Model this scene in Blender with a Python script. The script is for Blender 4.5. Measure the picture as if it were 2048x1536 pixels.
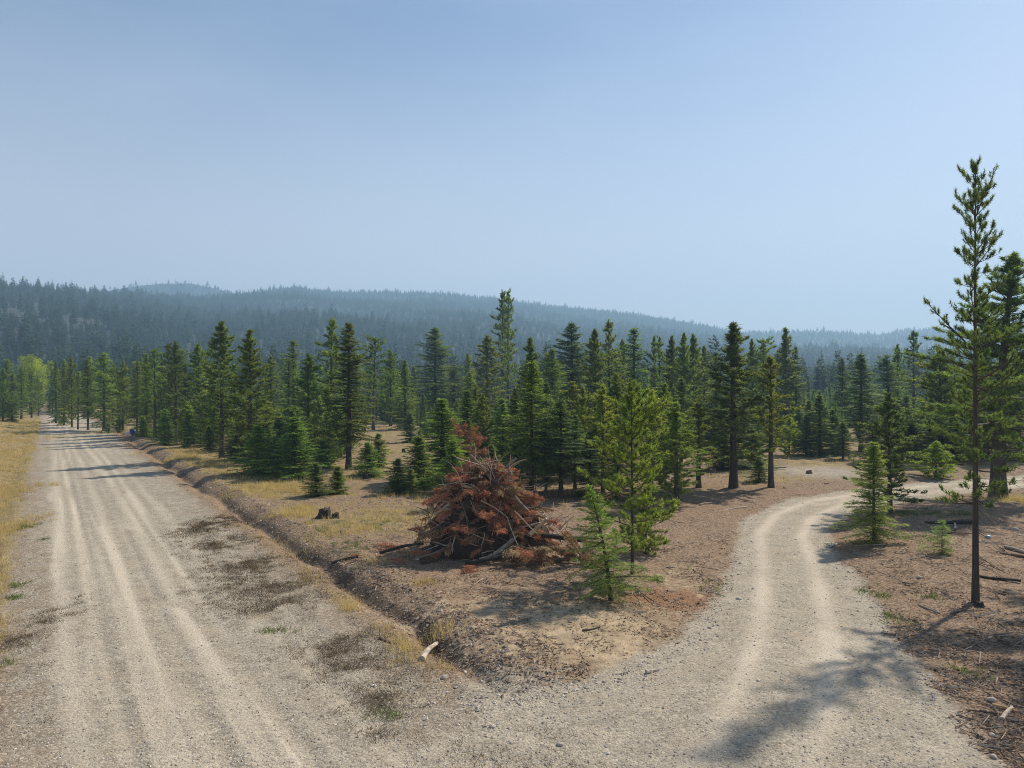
import bpy, math, random
import numpy as np
from mathutils import Vector, Matrix

scene = bpy.context.scene
for o in list(bpy.data.objects):
    bpy.data.objects.remove(o)

# ------------------------------------------------------------------ camera, sky, sun
CAM_H = 7.0
FPX = 1470.0                      # focal length in photo pixels (2048 wide)
cam_d = bpy.data.cameras.new("camera")
cam_d.sensor_width = 36.0
cam_d.lens = 36.0 * FPX / 2048.0
cam_d.clip_start = 0.1
cam_d.clip_end = 30000.0
cam = bpy.data.objects.new("camera", cam_d)
cam.location = (0, 0, CAM_H)
cam.rotation_euler = (math.radians(90), 0, 0)
scene.collection.objects.link(cam)
scene.camera = cam

SUN_AZ = math.radians(48.5)       # from +Y towards +X
SUN_EL = math.radians(43.0)
world = bpy.data.worlds.new("World")
scene.world = world
world.use_nodes = True
wn = world.node_tree
wn.nodes.clear()
w_out = wn.nodes.new("ShaderNodeOutputWorld")
w_bg = wn.nodes.new("ShaderNodeBackground")
w_sky = wn.nodes.new("ShaderNodeTexSky")
w_sky.sky_type = 'NISHITA'
w_sky.sun_disc = False
w_sky.sun_elevation = SUN_EL
w_sky.sun_rotation = SUN_AZ
w_sky.altitude = 700
w_sky.air_density = 1.0
w_sky.dust_density = 0.7
w_sky.ozone_density = 1.0
w_bg.inputs['Strength'].default_value = 0.103
# thin smoke wisps over the whole sky
w_tc = wn.nodes.new("ShaderNodeTexCoord")
w_map = wn.nodes.new("ShaderNodeMapping")
w_map.inputs['Scale'].default_value = (1.0, 1.0, 3.2)
w_noise = wn.nodes.new("ShaderNodeTexNoise")
w_noise.inputs['Scale'].default_value = 1.7
w_noise.inputs['Detail'].default_value = 6
w_noise.inputs['Roughness'].default_value = 0.55
w_ramp = wn.nodes.new("ShaderNodeMapRange")
w_ramp.inputs['From Min'].default_value = 0.42
w_ramp.inputs['From Max'].default_value = 0.78
w_ramp.inputs['To Max'].default_value = 0.17
w_mix = wn.nodes.new("ShaderNodeMix")
w_mix.data_type = 'RGBA'
w_mix.inputs['B'].default_value = (6.5, 7.6, 8.8, 1)
wn.links.new(w_tc.outputs['Generated'], w_map.inputs['Vector'])
wn.links.new(w_map.outputs['Vector'], w_noise.inputs['Vector'])
wn.links.new(w_noise.outputs['Fac'], w_ramp.inputs['Value'])
wn.links.new(w_ramp.outputs['Result'], w_mix.inputs['Factor'])
wn.links.new(w_sky.outputs['Color'], w_mix.inputs['A'])
# smoke lying low all round the horizon
w_sep = wn.nodes.new("ShaderNodeSeparateXYZ")
wn.links.new(w_tc.outputs['Generated'], w_sep.inputs[0])
w_el = wn.nodes.new("ShaderNodeMapRange")
w_el.interpolation_type = 'SMOOTHSTEP'
w_el.inputs['From Min'].default_value = 0.0
w_el.inputs['From Max'].default_value = 0.50
w_el.inputs['To Min'].default_value = 0.85
w_el.inputs['To Max'].default_value = 0.0
wn.links.new(w_sep.outputs['Z'], w_el.inputs['Value'])
w_sm = wn.nodes.new("ShaderNodeMix")
w_sm.data_type = 'RGBA'
w_sm.inputs['B'].default_value = (6.0, 5.9, 6.4, 1)
wn.links.new(w_el.outputs['Result'], w_sm.inputs['Factor'])
wn.links.new(w_mix.outputs['Result'], w_sm.inputs['A'])
wn.links.new(w_sm.outputs['Result'], w_bg.inputs['Color'])
wn.links.new(w_bg.outputs['Background'], w_out.inputs['Surface'])

sun_d = bpy.data.lights.new("sun", 'SUN')
sun_d.energy = 5.0
sun_d.angle = math.radians(1.4)
sun_d.color = (1.0, 0.91, 0.77)
sun = bpy.data.objects.new("sun", sun_d)
sv = Vector((math.sin(SUN_AZ) * math.cos(SUN_EL), math.cos(SUN_AZ) * math.cos(SUN_EL), math.sin(SUN_EL)))
sun.rotation_euler = sv.to_track_quat('Z', 'Y').to_euler()
sun.location = (60, 50, 80)
scene.collection.objects.link(sun)

scene.view_settings.view_transform = 'Standard'
scene.view_settings.look = 'None'
scene.view_settings.gamma = 1.0
scene.view_settings.use_curve_mapping = False
scene.view_settings.exposure = 0.27
scene.render.engine = 'CYCLES'
scene.cycles.use_denoising = True
scene.cycles.denoising_prefilter = 'NONE'
scene.cycles.filter_width = 1.0
scene.cycles.max_bounces = 5
scene.cycles.diffuse_bounces = 2
scene.cycles.glossy_bounces = 1
scene.cycles.transmission_bounces = 3
scene.cycles.volume_bounces = 1
scene.cycles.transparent_max_bounces = 4

# ------------------------------------------------------------------ helpers
COL = scene.collection
RNG = np.random.default_rng(7)


def hash2(ix, iy, seed):
    h = (ix.astype(np.int64) * 374761393 + iy.astype(np.int64) * 668265263 + seed * 982451653) & 0x7fffffff
    h = ((h ^ (h >> 13)) * 1274126177) & 0x7fffffff
    h = (h ^ (h >> 16)) & 0xffffff
    return h / float(0xffffff)


def vnoise(x, y, seed=0):
    x = np.asarray(x, float); y = np.asarray(y, float)
    ix = np.floor(x); iy = np.floor(y)
    fx = x - ix; fy = y - iy
    fx = fx * fx * (3 - 2 * fx); fy = fy * fy * (3 - 2 * fy)
    a = hash2(ix, iy, seed); b = hash2(ix + 1, iy, seed)
    c = hash2(ix, iy + 1, seed); d = hash2(ix + 1, iy + 1, seed)
    return (a * (1 - fx) + b * fx) * (1 - fy) + (c * (1 - fx) + d * fx) * fy


def fbm(x, y, seed=0, octv=4):
    s = 0; a = 0.5; t = 0
    for k in range(octv):
        s = s + a * vnoise(x * 2 ** k + k * 17.3, y * 2 ** k - k * 9.1, seed + k)
        t += a; a *= 0.55
    return s / t


def sstep(a, b, x):
    t = np.clip((np.asarray(x, float) - a) / (b - a), 0, 1)
    return t * t * (3 - 2 * t)


def tag(o, label=None, cat=None, group=None, kind=None):
    if label: o["label"] = label
    if cat: o["category"] = cat
    if group: o["group"] = group
    if kind: o["kind"] = kind
    return o


def link(o, parent=None):
    COL.objects.link(o)
    if parent is not None:
        o.parent = parent
    return o


def mesh_np(name, verts, tris, mats, mat_idx=None, tone=None, smooth=False):
    """triangle mesh from numpy arrays, with an optional per-vertex float attribute 'tone'"""
    me = bpy.data.meshes.new(name)
    verts = np.asarray(verts, np.float32); tris = np.asarray(tris, np.int32)
    me.vertices.add(len(verts)); me.vertices.foreach_set("co", verts.ravel())
    me.loops.add(len(tris) * 3); me.loops.foreach_set("vertex_index", tris.ravel())
    me.polygons.add(len(tris))
    me.polygons.foreach_set("loop_start", np.arange(len(tris), dtype=np.int32) * 3)
    me.polygons.foreach_set("loop_total", np.full(len(tris), 3, np.int32))
    for m in mats:
        me.materials.append(m)
    if mat_idx is not None:
        me.polygons.foreach_set("material_index", np.asarray(mat_idx, np.int32))
    me.polygons.foreach_set("use_smooth", np.full(len(tris), smooth, bool))
    if tone is not None:
        at = me.attributes.new("tone", 'FLOAT', 'POINT')
        at.data.foreach_set("value", np.asarray(tone, np.float32))
    me.update(calc_edges=True)
    return me


class TB:
    """collects triangles: blades, tubes"""
    def __init__(self):
        self.v = []; self.t = []; self.m = []; self.tone = []; self.n = 0

    def add(self, v, t, mat, tone):
        v = np.asarray(v, float).reshape(-1, 3); t = np.asarray(t, int).reshape(-1, 3)
        self.v.append(v); self.t.append(t + self.n)
        self.m.append(np.full(len(t), mat)); self.tone.append(np.broadcast_to(np.asarray(tone, float), (len(v),)).copy())
        self.n += len(v)

    def blades(self, P, D, S, L, W, tone, mat=0):
        """one narrow triangle per blade: base P, direction D, side S"""
        P = np.asarray(P, float); n = len(P)
        if n == 0: return
        L = np.broadcast_to(np.asarray(L, float), (n,))[:, None]; W = np.broadcast_to(np.asarray(W, float), (n,))[:, None]
        a = P - S * W * 0.5; b = P + S * W * 0.5; c = P + D * L
        v = np.stack([a, b, c], 1).reshape(-1, 3)
        t = np.arange(3 * n).reshape(-1, 3)
        self.add(v, t, mat, np.repeat(np.broadcast_to(np.asarray(tone, float), (n,)), 3))

    def tube(self, pts, rad, sides, mat, tone, cap=False):
        pts = np.asarray(pts, float); k = len(pts)
        rad = np.broadcast_to(np.asarray(rad, float), (k,))
        d = np.gradient(pts, axis=0)
        d /= np.linalg.norm(d, axis=1)[:, None] + 1e-9
        ref = np.where(np.abs(d[:, 2:3]) > 0.9, np.array([[1., 0, 0]]), np.array([[0, 0, 1.]]))
        u = np.cross(d, ref); u /= np.linalg.norm(u, axis=1)[:, None] + 1e-9
        w = np.cross(d, u)
        ang = np.arange(sides) / sides * 2 * math.pi
        ring = pts[:, None, :] + rad[:, None, None] * (u[:, None, :] * np.cos(ang)[None, :, None] + w[:, None, :] * np.sin(ang)[None, :, None])
        v = ring.reshape(-1, 3)
        t = []
        for i in range(k - 1):
            for j in range(sides):
                a = i * sides + j; b = i * sides + (j + 1) % sides
                t += [(a, b, b + sides), (a, b + sides, a + sides)]
        if cap:
            for i, flip in ((0, 1), (k - 1, 0)):
                c = [i * sides + j for j in range(sides)]
                for j in range(1, sides - 1):
                    t.append((c[0], c[j + 1], c[j]) if flip else (c[0], c[j], c[j + 1]))
        self.add(v, t, mat, tone)

    def mesh(self, name, mats, smooth=False):
        return mesh_np(name, np.concatenate(self.v), np.concatenate(self.t), mats,
                       np.concatenate(self.m), np.concatenate(self.tone), smooth)


def unit(a):
    return a / (np.linalg.norm(a, axis=-1, keepdims=True) + 1e-9)


# ------------------------------------------------------------------ materials
def new_mat(name):
    m = bpy.data.materials.new(name); m.use_nodes = True
    nt = m.node_tree; nt.nodes.clear()
    out = nt.nodes.new("ShaderNodeOutputMaterial")
    return m, nt, out


def N(nt, typ, **kw):
    n = nt.nodes.new(typ)
    for k, v in kw.items():
        setattr(n, k, v)
    return n


def mixrgb(nt, a, b, fac, blend='MIX'):
    n = nt.nodes.new("ShaderNodeMix"); n.data_type = 'RGBA'; n.blend_type = blend
    for sock, val in (('A', a), ('B', b), ('Factor', fac)):
        if isinstance(val, bpy.types.NodeSocket):
            nt.links.new(val, n.inputs[sock])
        elif isinstance(val, (int, float)):
            n.inputs[sock].default_value = val
        else:
            n.inputs[sock].default_value = (*val, 1)
    return n.outputs['Result']


def math_n(nt, op, a, b=None, clamp=False):
    n = nt.nodes.new("ShaderNodeMath"); n.operation = op; n.use_clamp = clamp
    for i, val in enumerate((a, b)):
        if val is None: continue
        if isinstance(val, bpy.types.NodeSocket): nt.links.new(val, n.inputs[i])
        else: n.inputs[i].default_value = val
    return n.outputs[0]


def maprange(nt, v, a, b, c, d):
    n = nt.nodes.new("ShaderNodeMapRange")
    nt.links.new(v, n.inputs['Value'])
    n.inputs['From Min'].default_value = a; n.inputs['From Max'].default_value = b
    n.inputs['To Min'].default_value = c; n.inputs['To Max'].default_value = d
    return n.outputs['Result']


def noise_n(nt, vec, scale, detail=4, rough=0.55):
    n = nt.nodes.new("ShaderNodeTexNoise")
    n.inputs['Scale'].default_value = scale; n.inputs['Detail'].default_value = detail
    n.inputs['Roughness'].default_value = rough
    nt.links.new(vec, n.inputs['Vector'])
    return n.outputs['Fac']


def tone_mat(name, dark, light, rough=0.85, transl=0.0, use_obj_color=False, grain=None, hue_jit=0.0, rnd=0.0):
    """colour between dark and light by the 'tone' attribute; optional object colour and object random"""
    m, nt, out = new_mat(name)
    at = N(nt, "ShaderNodeAttribute", attribute_name="tone")
    oi = N(nt, "ShaderNodeObjectInfo")
    if use_obj_color:
        c1 = mixrgb(nt, oi.outputs['Color'], dark, 1.0, 'MULTIPLY')
        c2 = mixrgb(nt, oi.outputs['Color'], light, 1.0, 'MULTIPLY')
        col = mixrgb(nt, c1, c2, at.outputs['Fac'])
    else:
        col = mixrgb(nt, dark, light, at.outputs['Fac'])
    if hue_jit or rnd:
        hsv = N(nt, "ShaderNodeHueSaturation")
        nt.links.new(col, hsv.inputs['Color'])
        nt.links.new(maprange(nt, oi.outputs['Random'], 0, 1, 0.5 - hue_jit, 0.5 + hue_jit), hsv.inputs['Hue'])
        r2 = math_n(nt, 'FRACT', math_n(nt, 'MULTIPLY', oi.outputs['Random'], 7.31))
        nt.links.new(maprange(nt, r2, 0, 1, 1 - rnd, 1 + rnd), hsv.inputs['Value'])
        col = hsv.outputs['Color']
    if grain:
        tc = N(nt, "ShaderNodeTexCoord")
        mp = N(nt, "ShaderNodeMapping"); mp.inputs['Scale'].default_value = grain[1]
        nt.links.new(tc.outputs['Object'], mp.inputs['Vector'])
        g = noise_n(nt, mp.outputs['Vector'], grain[0], 5, 0.65)
        col = mixrgb(nt, col, mixrgb(nt, (0, 0, 0), (2.0, 2.0, 2.0), g), 0.55, 'MULTIPLY')
    b = N(nt, "ShaderNodeBsdfPrincipled")
    b.inputs['Roughness'].default_value = rough
    b.inputs['Specular IOR Level'].default_value = 0.25
    nt.links.new(col, b.inputs['Base Color'])
    if transl > 0:
        t = N(nt, "ShaderNodeBsdfTranslucent"); nt.links.new(mixrgb(nt, col, (1.3, 1.4, 0.95), 1.0, 'MULTIPLY'), t.inputs['Color'])
        mx = N(nt, "ShaderNodeMixShader"); mx.inputs[0].default_value = transl
        nt.links.new(b.outputs[0], mx.inputs[1]); nt.links.new(t.outputs[0], mx.inputs[2])
        nt.links.new(mx.outputs[0], out.inputs['Surface'])
    else:
        nt.links.new(b.outputs[0], out.inputs['Surface'])
    return m


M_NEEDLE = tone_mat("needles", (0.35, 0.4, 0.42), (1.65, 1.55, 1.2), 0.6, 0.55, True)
M_BARK = tone_mat("bark", (0.03, 0.024, 0.02), (0.12, 0.095, 0.075), 0.95, 0, False, (3.0, (4, 4, 0.8)))
M_TWIG = tone_mat("twig_bark", (0.04, 0.03, 0.025), (0.13, 0.105, 0.085), 0.95)
M_FARNEEDLE = tone_mat("far_needles", (0.034, 0.066, 0.040), (0.066, 0.112, 0.056), 0.8, 0.25, False, None, 0.025, 0.2)
M_DEADNEEDLE = tone_mat("dead_needles", (0.5, 0.5, 0.5), (1.5, 1.5, 1.5), 0.75, 0.25, True)
M_WOOD = tone_mat("weathered_wood", (0.5, 0.5, 0.5), (1.4, 1.4, 1.4), 0.85, 0, True, (2.2, (1.2, 7, 7)))
M_STRAW = tone_mat("straw_grass", (0.36, 0.25, 0.10), (0.70, 0.54, 0.28), 0.8, 0.35)
M_WEED = tone_mat("dead_weed", (0.07, 0.05, 0.03), (0.22, 0.15, 0.08), 0.9, 0.15)
M_GREENWEED = tone_mat("green_weed", (0.05, 0.09, 0.02), (0.20, 0.26, 0.06), 0.8, 0.3)
M_STONE = tone_mat("stone", (0.21, 0.18, 0.145), (0.64, 0.57, 0.48), 0.9)
M_TWIGLITTER = tone_mat("litter_stick", (0.06, 0.04, 0.03), (0.52, 0.43, 0.34), 0.9)
M_CHIP = tone_mat("needle_litter", (0.055, 0.032, 0.022), (0.38, 0.25, 0.16), 0.9)

# ------------------------------------------------------------------ ground layout
RD = math.radians(32.3)
RDX, RDY = -math.sin(RD), math.cos(RD)        # along the gravel road
RNX, RNY = math.cos(RD), math.sin(RD)         # across it, to the right


def road_st(x, y):
    return x * RNX + y * RNY, x * RDX + y * RDY


DRIVE = np.array([(-1.5, 4.5, 7.5), (1.0, 8.0, 7.0), (3.2, 11.5, 5.8), (4.6, 13.6, 4.6), (6.0, 16.3, 3.6), (7.65, 19.7, 2.8), (9.15, 23.8, 2.4),
                  (10.75, 28.4, 2.1), (12.5, 34, 1.95), (14.9, 38.7, 2.1), (18.3, 43, 2.2), (24, 47.0, 2.3),
                  (29.5, 49.8, 2.4), (38.2, 53.4, 2.5), (60, 61, 2.6), (90, 70, 2.6)])


def drive_dist(x, y):
    """signed distance outside the driveway edge (negative inside) and cross offset in half widths"""
    x = np.asarray(x, float); y = np.asarray(y, float)
    best = np.full(x.shape, 1e9); off = np.zeros(x.shape)
    for (x0, y0, w0), (x1, y1, w1) in zip(DRIVE[:-1], DRIVE[1:]):
        dx, dy = x1 - x0, y1 - y0; L2 = dx * dx + dy * dy
        t = np.clip(((x - x0) * dx + (y - y0) * dy) / L2, 0, 1)
        qx = x - (x0 + dx * t); qy = y - (y0 + dy * t)
        d = np.hypot(qx, qy); sd = d - (w0 + (w1 - w0) * t)
        side = np.sign(dx * qy - dy * qx) * -1
        upd = sd < best
        best = np.where(upd, sd, best); off = np.where(upd, side * d, off)
    return best, off


def ditch_mask(t):
    return sstep(13.5, 18.0, t) * (1 - sstep(200, 215, t))


def ground_z(x, y):
    x = np.asarray(x, float); y = np.asarray(y, float)
    s, t = road_st(x, y)
    dd, off = drive_dist(x, y)
    flat = np.maximum(sstep(-2.0, 0.3, s) * (1 - sstep(6, 8.0, s)), 1 - sstep(-0.3, 1.4, dd))
    rough = (fbm(x * 0.5, y * 0.5, 3, 3) - 0.5) * 0.22 + (fbm(x * 2.3, y * 2.3, 5, 3) - 0.5) * 0.10
    z = rough * (1 - 0.88 * flat)
    z = z + 0.18 * sstep(8.9, 10.4, s + 0.8 * (vnoise(x * 0.6, y * 0.6, 33) - 0.5)) * sstep(12.0, 16.0, t) * sstep(-0.5, 3.0, dd)
    wob = 0.55 * (vnoise(t * 0.25, t * 0 + 1.5, 9) - 0.5)
    z = z - 0.31 * ditch_mask(t) * np.exp(-((s - 8.85 - wob) / 0.34) ** 2) * (0.6 + 0.8 * vnoise(t * 0.7, t * 0 + 4.5, 19))
    z = z + 0.07 * ditch_mask(t) * np.exp(-((s - 10.1 - wob) / 0.5) ** 2) * (0.5 + vnoise(x * 1.1, y * 1.1, 31))
    z = z - 0.12 * sstep(-1.2, -2.4, s) * np.exp(-((s + 2.2) / 0.9) ** 2)
    z = z + 0.35 * sstep(-3, -7, s)
    r = np.hypot(x, y)
    z = z + (fbm(x * 0.03, y * 0.03, 12, 3) - 0.5) * 1.2 * sstep(60, 160, r) * (1 - flat)
    # tyre ruts
    z = z - 0.025 * flat * sum(np.exp(-((s - c) / 0.22) ** 2) for c in (1.3, 2.9, 4.2, 5.6)) * (dd > -1)
    return z


def gz(x, y):
    return float(ground_z(np.array([x]), np.array([y]))[0])


def gp(px, py):
    """point of the ground that the photograph shows at a pixel"""
    z = 0.0
    for _ in range(6):
        d = (CAM_H - z) * FPX / (py - 768.0)
        x = (px - 1024.0) * d / FPX
        z = gz(x, d)
    return x, d, z


def masks(x, y):
    s, t = road_st(x, y)
    dd, off = drive_dist(x, y)
    n1 = fbm(x * 0.35, y * 0.35, 21, 4); n2 = fbm(x * 1.3, y * 1.3, 25, 4); n3 = fbm(x * 0.12, y * 0.12, 41, 3)
    edge = (n1 - 0.5) * 1.6 + (n2 - 0.5) * 0.9
    onroad = (t < 212).astype(float) * (1 - sstep(204, 212, t))
    road = sstep(-0.6, 0.5, s + edge * 0.5) * (1 - sstep(5.6, 8.0, s + edge)) * onroad
    drv = 1 - sstep(-0.55, 0.6, dd + edge * 0.55)
    # second gravel apron behind the bend and washed stones in the ditch mouth
    spur = np.exp(-(((x - 24) / 4.5) ** 2 + ((y - 57) / 5.0) ** 2))
    gravel = np.clip(np.maximum(np.maximum(road, drv), spur * 0.9), 0, 1)
    gravel = np.maximum(gravel, 0.75 * sstep(-3.2, -0.2, s) * (1 - sstep(7.2, 8.8, s)) * onroad * (0.55 + 0.6 * n2))
    gravel = np.maximum(gravel, np.exp(-(((s - 8.7) / 1.6) ** 2)) * sstep(17.5, 13.5, t) * sstep(8, 12, t))
    # pale tyre tracks
    w = 0.35 * (vnoise(t * 0.08, t * 0 + 3.1, 51) - 0.5)
    tr = np.zeros_like(s)
    for c, wd, a in ((0.55, 0.30, 0.9), (1.25, 0.16, 0.6), (1.75, 0.12, 0.5), (2.45, 0.22, 0.85), (3.1, 0.10, 0.5), (3.75, 0.24, 0.8), (4.45, 0.15, 0.9), (5.3, 0.20, 0.5)):
        tr += a * np.exp(-((s - c - w * (0.6 + 0.5 * c / 3)) / wd) ** 2) * (0.35 + 1.1 * vnoise(s * 1.5 + c * 7, t * 0.13, 60 + int(c * 9)))
    tr += 0.55 * sstep(0.52, 0.75, vnoise(s * 4.5 + 1.2 * w, t * 0.06, 67)) * (vnoise(s * 0.9, t * 0.09, 69) > 0.45)
    tr *= road * (0.45 + 0.9 * vnoise(t * 0.045, s * 0.3, 58))
    hw = 0.8
    trd = sum(np.exp(-((off - c) / 0.30) ** 2) for c in (-1.0, 0.85)) * (0.4 + 0.9 * vnoise(x * .4, y * .4, 77)) + 0.5 * sstep(0.62, 0.75, n1)
    tr = np.maximum(tr, np.clip(0.02 + 0.3 * n2 + trd * 0.85, 0, 1) * drv * sstep(9, 17, y))
    tr = np.clip(tr * np.where(drv > 0.5, 1.0, 0.8), 0, 1)
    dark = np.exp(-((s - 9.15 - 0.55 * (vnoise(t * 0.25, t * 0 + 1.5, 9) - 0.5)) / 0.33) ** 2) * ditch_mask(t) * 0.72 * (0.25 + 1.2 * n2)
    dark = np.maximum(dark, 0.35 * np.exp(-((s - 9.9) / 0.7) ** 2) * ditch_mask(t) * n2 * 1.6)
    # dead-weed stains on the shoulder
    for (px, py, rx, ry) in WEED_SPOTS:
        cx, cy, _ = gp0(px, py)
        dark = np.maximum(dark, 0.62 * np.exp(-(((x - cx) / (1.5 * rx)) ** 2 + ((y - cy) / (1.5 * ry)) ** 2)) * sstep(0.42, 0.60, n2 * 0.6 + n1 * 0.4))
    field = (1 - sstep(0, 1, gravel * 1.2))
    r = np.hypot(x, y)
    # grass: left verge, strip right of the ditch, and the clearing farther out
    grass = sstep(-0.6, -1.6, s + edge) * (0.55 + 0.7 * n1)
    grass = np.maximum(grass, np.exp(-((s - 12.5) / 3.2) ** 2) * sstep(34, 48, t) * (0.2 + 1.3 * n1))
    grass = np.maximum(grass, sstep(30, 60, y) * (0.12 + 0.95 * n1) * sstep(9.8, 12, s) * sstep(1.0, 5.0, dd))
    grass = np.maximum(grass, np.exp(-((s - 8.0) / 0.45) ** 2) * ditch_mask(t) * 0.50 * (n1 + 0.2))
    grass = np.maximum(grass, 1.0 * np.exp(-(((x + 7.5) / 4.5) ** 2 + ((y - 37) / 6.0) ** 2)) * (0.15 + 1.1 * n1))
    grass = np.maximum(grass, 0.55 * np.exp(-(((x - 33) / 6.0) ** 2 + ((y - 43) / 3.0) ** 2)))
    grass = np.clip(grass, 0, 1)
    # brown needle litter against bare tan soil
    bare = np.exp(-(((x - 1.0) / 4.5) ** 2 + ((y - 20.5) / 3.4) ** 2)) * 1.0 + 0.55 * np.exp(-(((x - 6.5) / 2.2) ** 2 + ((y - 27) / 3) ** 2))
    litter = np.clip(0.62 + 0.9 * n1 + 0.25 * (n2 - .5) - 0.75 * bare, 0, 1)
    rust = np.clip(np.exp(-(((x - 5.0) / 1.7) ** 2 + ((y - 23.6) / 1.1) ** 2)) * 1.1 + 0.6 * np.exp(-(((x + 1) / 4.8) ** 2 + ((y - 29.5) / 3.0) ** 2)) * n2
                   + 0.5 * np.exp(-(((x - 16.0) / 3.4) ** 2 + ((y - 50) / 4.0) ** 2)) + 0.45 * np.exp(-(((x - 14.5) / 1.3) ** 2 + ((y - 34) / 5.0) ** 2)), 0, 1)
    return dict(road=road, drv=drv, gravel=gravel, track=tr, dark=np.clip(dark, 0, 1), grass=grass, litter=litter, rust=rust, s=s, t=t, dd=dd, n1=n1, n2=n2)


def gp0(px, py):
    d = CAM_H * FPX / (py - 768.0)
    return (px - 1024.0) * d / FPX, d, 0


WEED_SPOTS = [(530, 1170, 1.4, 1.1), (560, 1215, 1.2, 0.8), (665, 1290, 0.9, 1.0), (740, 1340, 0.9, 0.7), (760, 1405, 0.55, 0.5), (505, 1130, 1.0, 1.2),
              (420, 1050, 0.8, 2.0), (60, 1260, 0.6, 1.5), (750, 1470, 0.25, 0.2), (445, 1090, 0.9, 1.3)]


# ground material: one procedural recipe for ground, road and driveway
def ground_material():
    m, nt, out = new_mat("ground_surface")
    tc = N(nt, "ShaderNodeTexCoord"); vec = tc.outputs['Object']
    A = N(nt, "ShaderNodeAttribute", attribute_name="mA"); B = N(nt, "ShaderNodeAttribute", attribute_name="mB")
    sa = N(nt, "ShaderNodeSeparateColor"); nt.links.new(A.outputs['Color'], sa.inputs[0])
    sb = N(nt, "ShaderNodeSeparateColor"); nt.links.new(B.outputs['Color'], sb.inputs[0])
    gravel, litter, grass = sa.outputs[0], sa.outputs[1], sa.outputs[2]
    track, dark, rust = sb.outputs[0], sb.outputs[1], sb.outputs[2]
    nA = noise_n(nt, vec, 0.7, 5); nB = noise_n(nt, vec, 3.5, 5, 0.65); nC = noise_n(nt, vec, 14, 4, 0.7); nD = noise_n(nt, vec, 45, 3, 0.7)
    vo = N(nt, "ShaderNodeTexVoronoi"); vo.inputs['Scale'].default_value = 17; nt.links.new(vec, vo.inputs['Vector'])
    vo2 = N(nt, "ShaderNodeTexVoronoi"); vo2.inputs['Scale'].default_value = 38; nt.links.new(vec, vo2.inputs['Vector'])
    vs = N(nt, "ShaderNodeSeparateColor"); nt.links.new(vo.outputs['Color'], vs.inputs[0])
    vs2 = N(nt, "ShaderNodeSeparateColor"); nt.links.new(vo2.outputs['Color'], vs2.inputs[0])

    def thr(mask, noise, amp=0.9, gain=2.6):
        x = math_n(nt, 'ADD', mask, math_n(nt, 'MULTIPLY', math_n(nt, 'SUBTRACT', noise, 0.5), amp))
        return math_n(nt, 'ADD', math_n(nt, 'MULTIPLY', math_n(nt, 'SUBTRACT', x, 0.5), gain), 0.5, True)

    nE = noise_n(nt, vec, 1.4, 6, 0.7)
    soil = mixrgb(nt, (0.23, 0.170, 0.105), (0.57, 0.44, 0.285), maprange(nt, nE, 0.3, 0.7, 0, 1))
    lit = mixrgb(nt, (0.078, 0.048, 0.030), (0.34, 0.235, 0.152), maprange(nt, nC, 0.3, 0.7, 0, 1))
    lit = mixrgb(nt, lit, (0.40, 0.29, 0.20), math_n(nt, 'MULTIPLY', maprange(nt, vs.outputs[0], 0.74, 0.8, 0, 1), 0.75))
    col = mixrgb(nt, soil, lit, thr(litter, nB, 2.2, 2.4))
    rst = mixrgb(nt, (0.14, 0.06, 0.03), (0.36, 0.19, 0.10), nC)
    col = mixrgb(nt, col, rst, math_n(nt, 'MULTIPLY', thr(rust, nB, 2.4, 2.0), 0.7))
    gr = mixrgb(nt, (0.13, 0.10, 0.055), (0.42, 0.31, 0.14), maprange(nt, nE, 0.3, 0.7, 0, 1))
    col = mixrgb(nt, col, gr, thr(grass, nB, 1.1, 2.2))
    gv = mixrgb(nt, (0.26, 0.225, 0.176), (0.43, 0.375, 0.298), maprange(nt, nE, 0.3, 0.7, 0, 1))
    gv = mixrgb(nt, gv, mixrgb(nt, (0.45, 0.43, 0.4), (1.5, 1.5, 1.48), vs.outputs[0]), 0.55, 'MULTIPLY')
    gv = mixrgb(nt, gv, mixrgb(nt, (0.5, 0.48, 0.45), (1.45, 1.45, 1.42), vs2.outputs[1]), 0.5, 'MULTIPLY')
    gv = mixrgb(nt, gv, (0.31, 0.24, 0.165), maprange(nt, nA, 0.50, 0.72, 0, 0.5))
    gv = mixrgb(nt, gv, (0.67, 0.575, 0.45), math_n(nt, 'MULTIPLY', track, maprange(nt, nC, 0.25, 0.75, 0.35, 0.95)))
    col = mixrgb(nt, col, gv, thr(gravel, nC, 0.9, 2.4))
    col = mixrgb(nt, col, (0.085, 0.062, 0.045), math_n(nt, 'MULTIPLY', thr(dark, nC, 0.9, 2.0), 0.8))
    col = mixrgb(nt, col, mixrgb(nt, (0.6, 0.6, 0.6), (1.4, 1.4, 1.4), nD), 0.6, 'MULTIPLY')
    b = N(nt, "ShaderNodeBsdfPrincipled"); b.inputs['Roughness'].default_value = 0.95
    b.inputs['Specular IOR Level'].default_value = 0.15
    nt.links.new(col, b.inputs['Base Color'])
    h = math_n(nt, 'ADD', math_n(nt, 'MULTIPLY', nC, 0.8), math_n(nt, 'MULTIPLY', vo.outputs['Distance'], -0.5))
    h = math_n(nt, 'ADD', h, math_n(nt, 'MULTIPLY', nD, 0.5))
    bp = N(nt, "ShaderNodeBump"); bp.inputs['Strength'].default_value = 0.65; bp.inputs['Distance'].default_value = 0.055
    nt.links.new(h, bp.inputs['Height']); nt.links.new(bp.outputs['Normal'], b.inputs['Normal'])
    nt.links.new(b.outputs[0], out.inputs['Surface'])
    return m


M_GROUND = ground_material()


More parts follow.
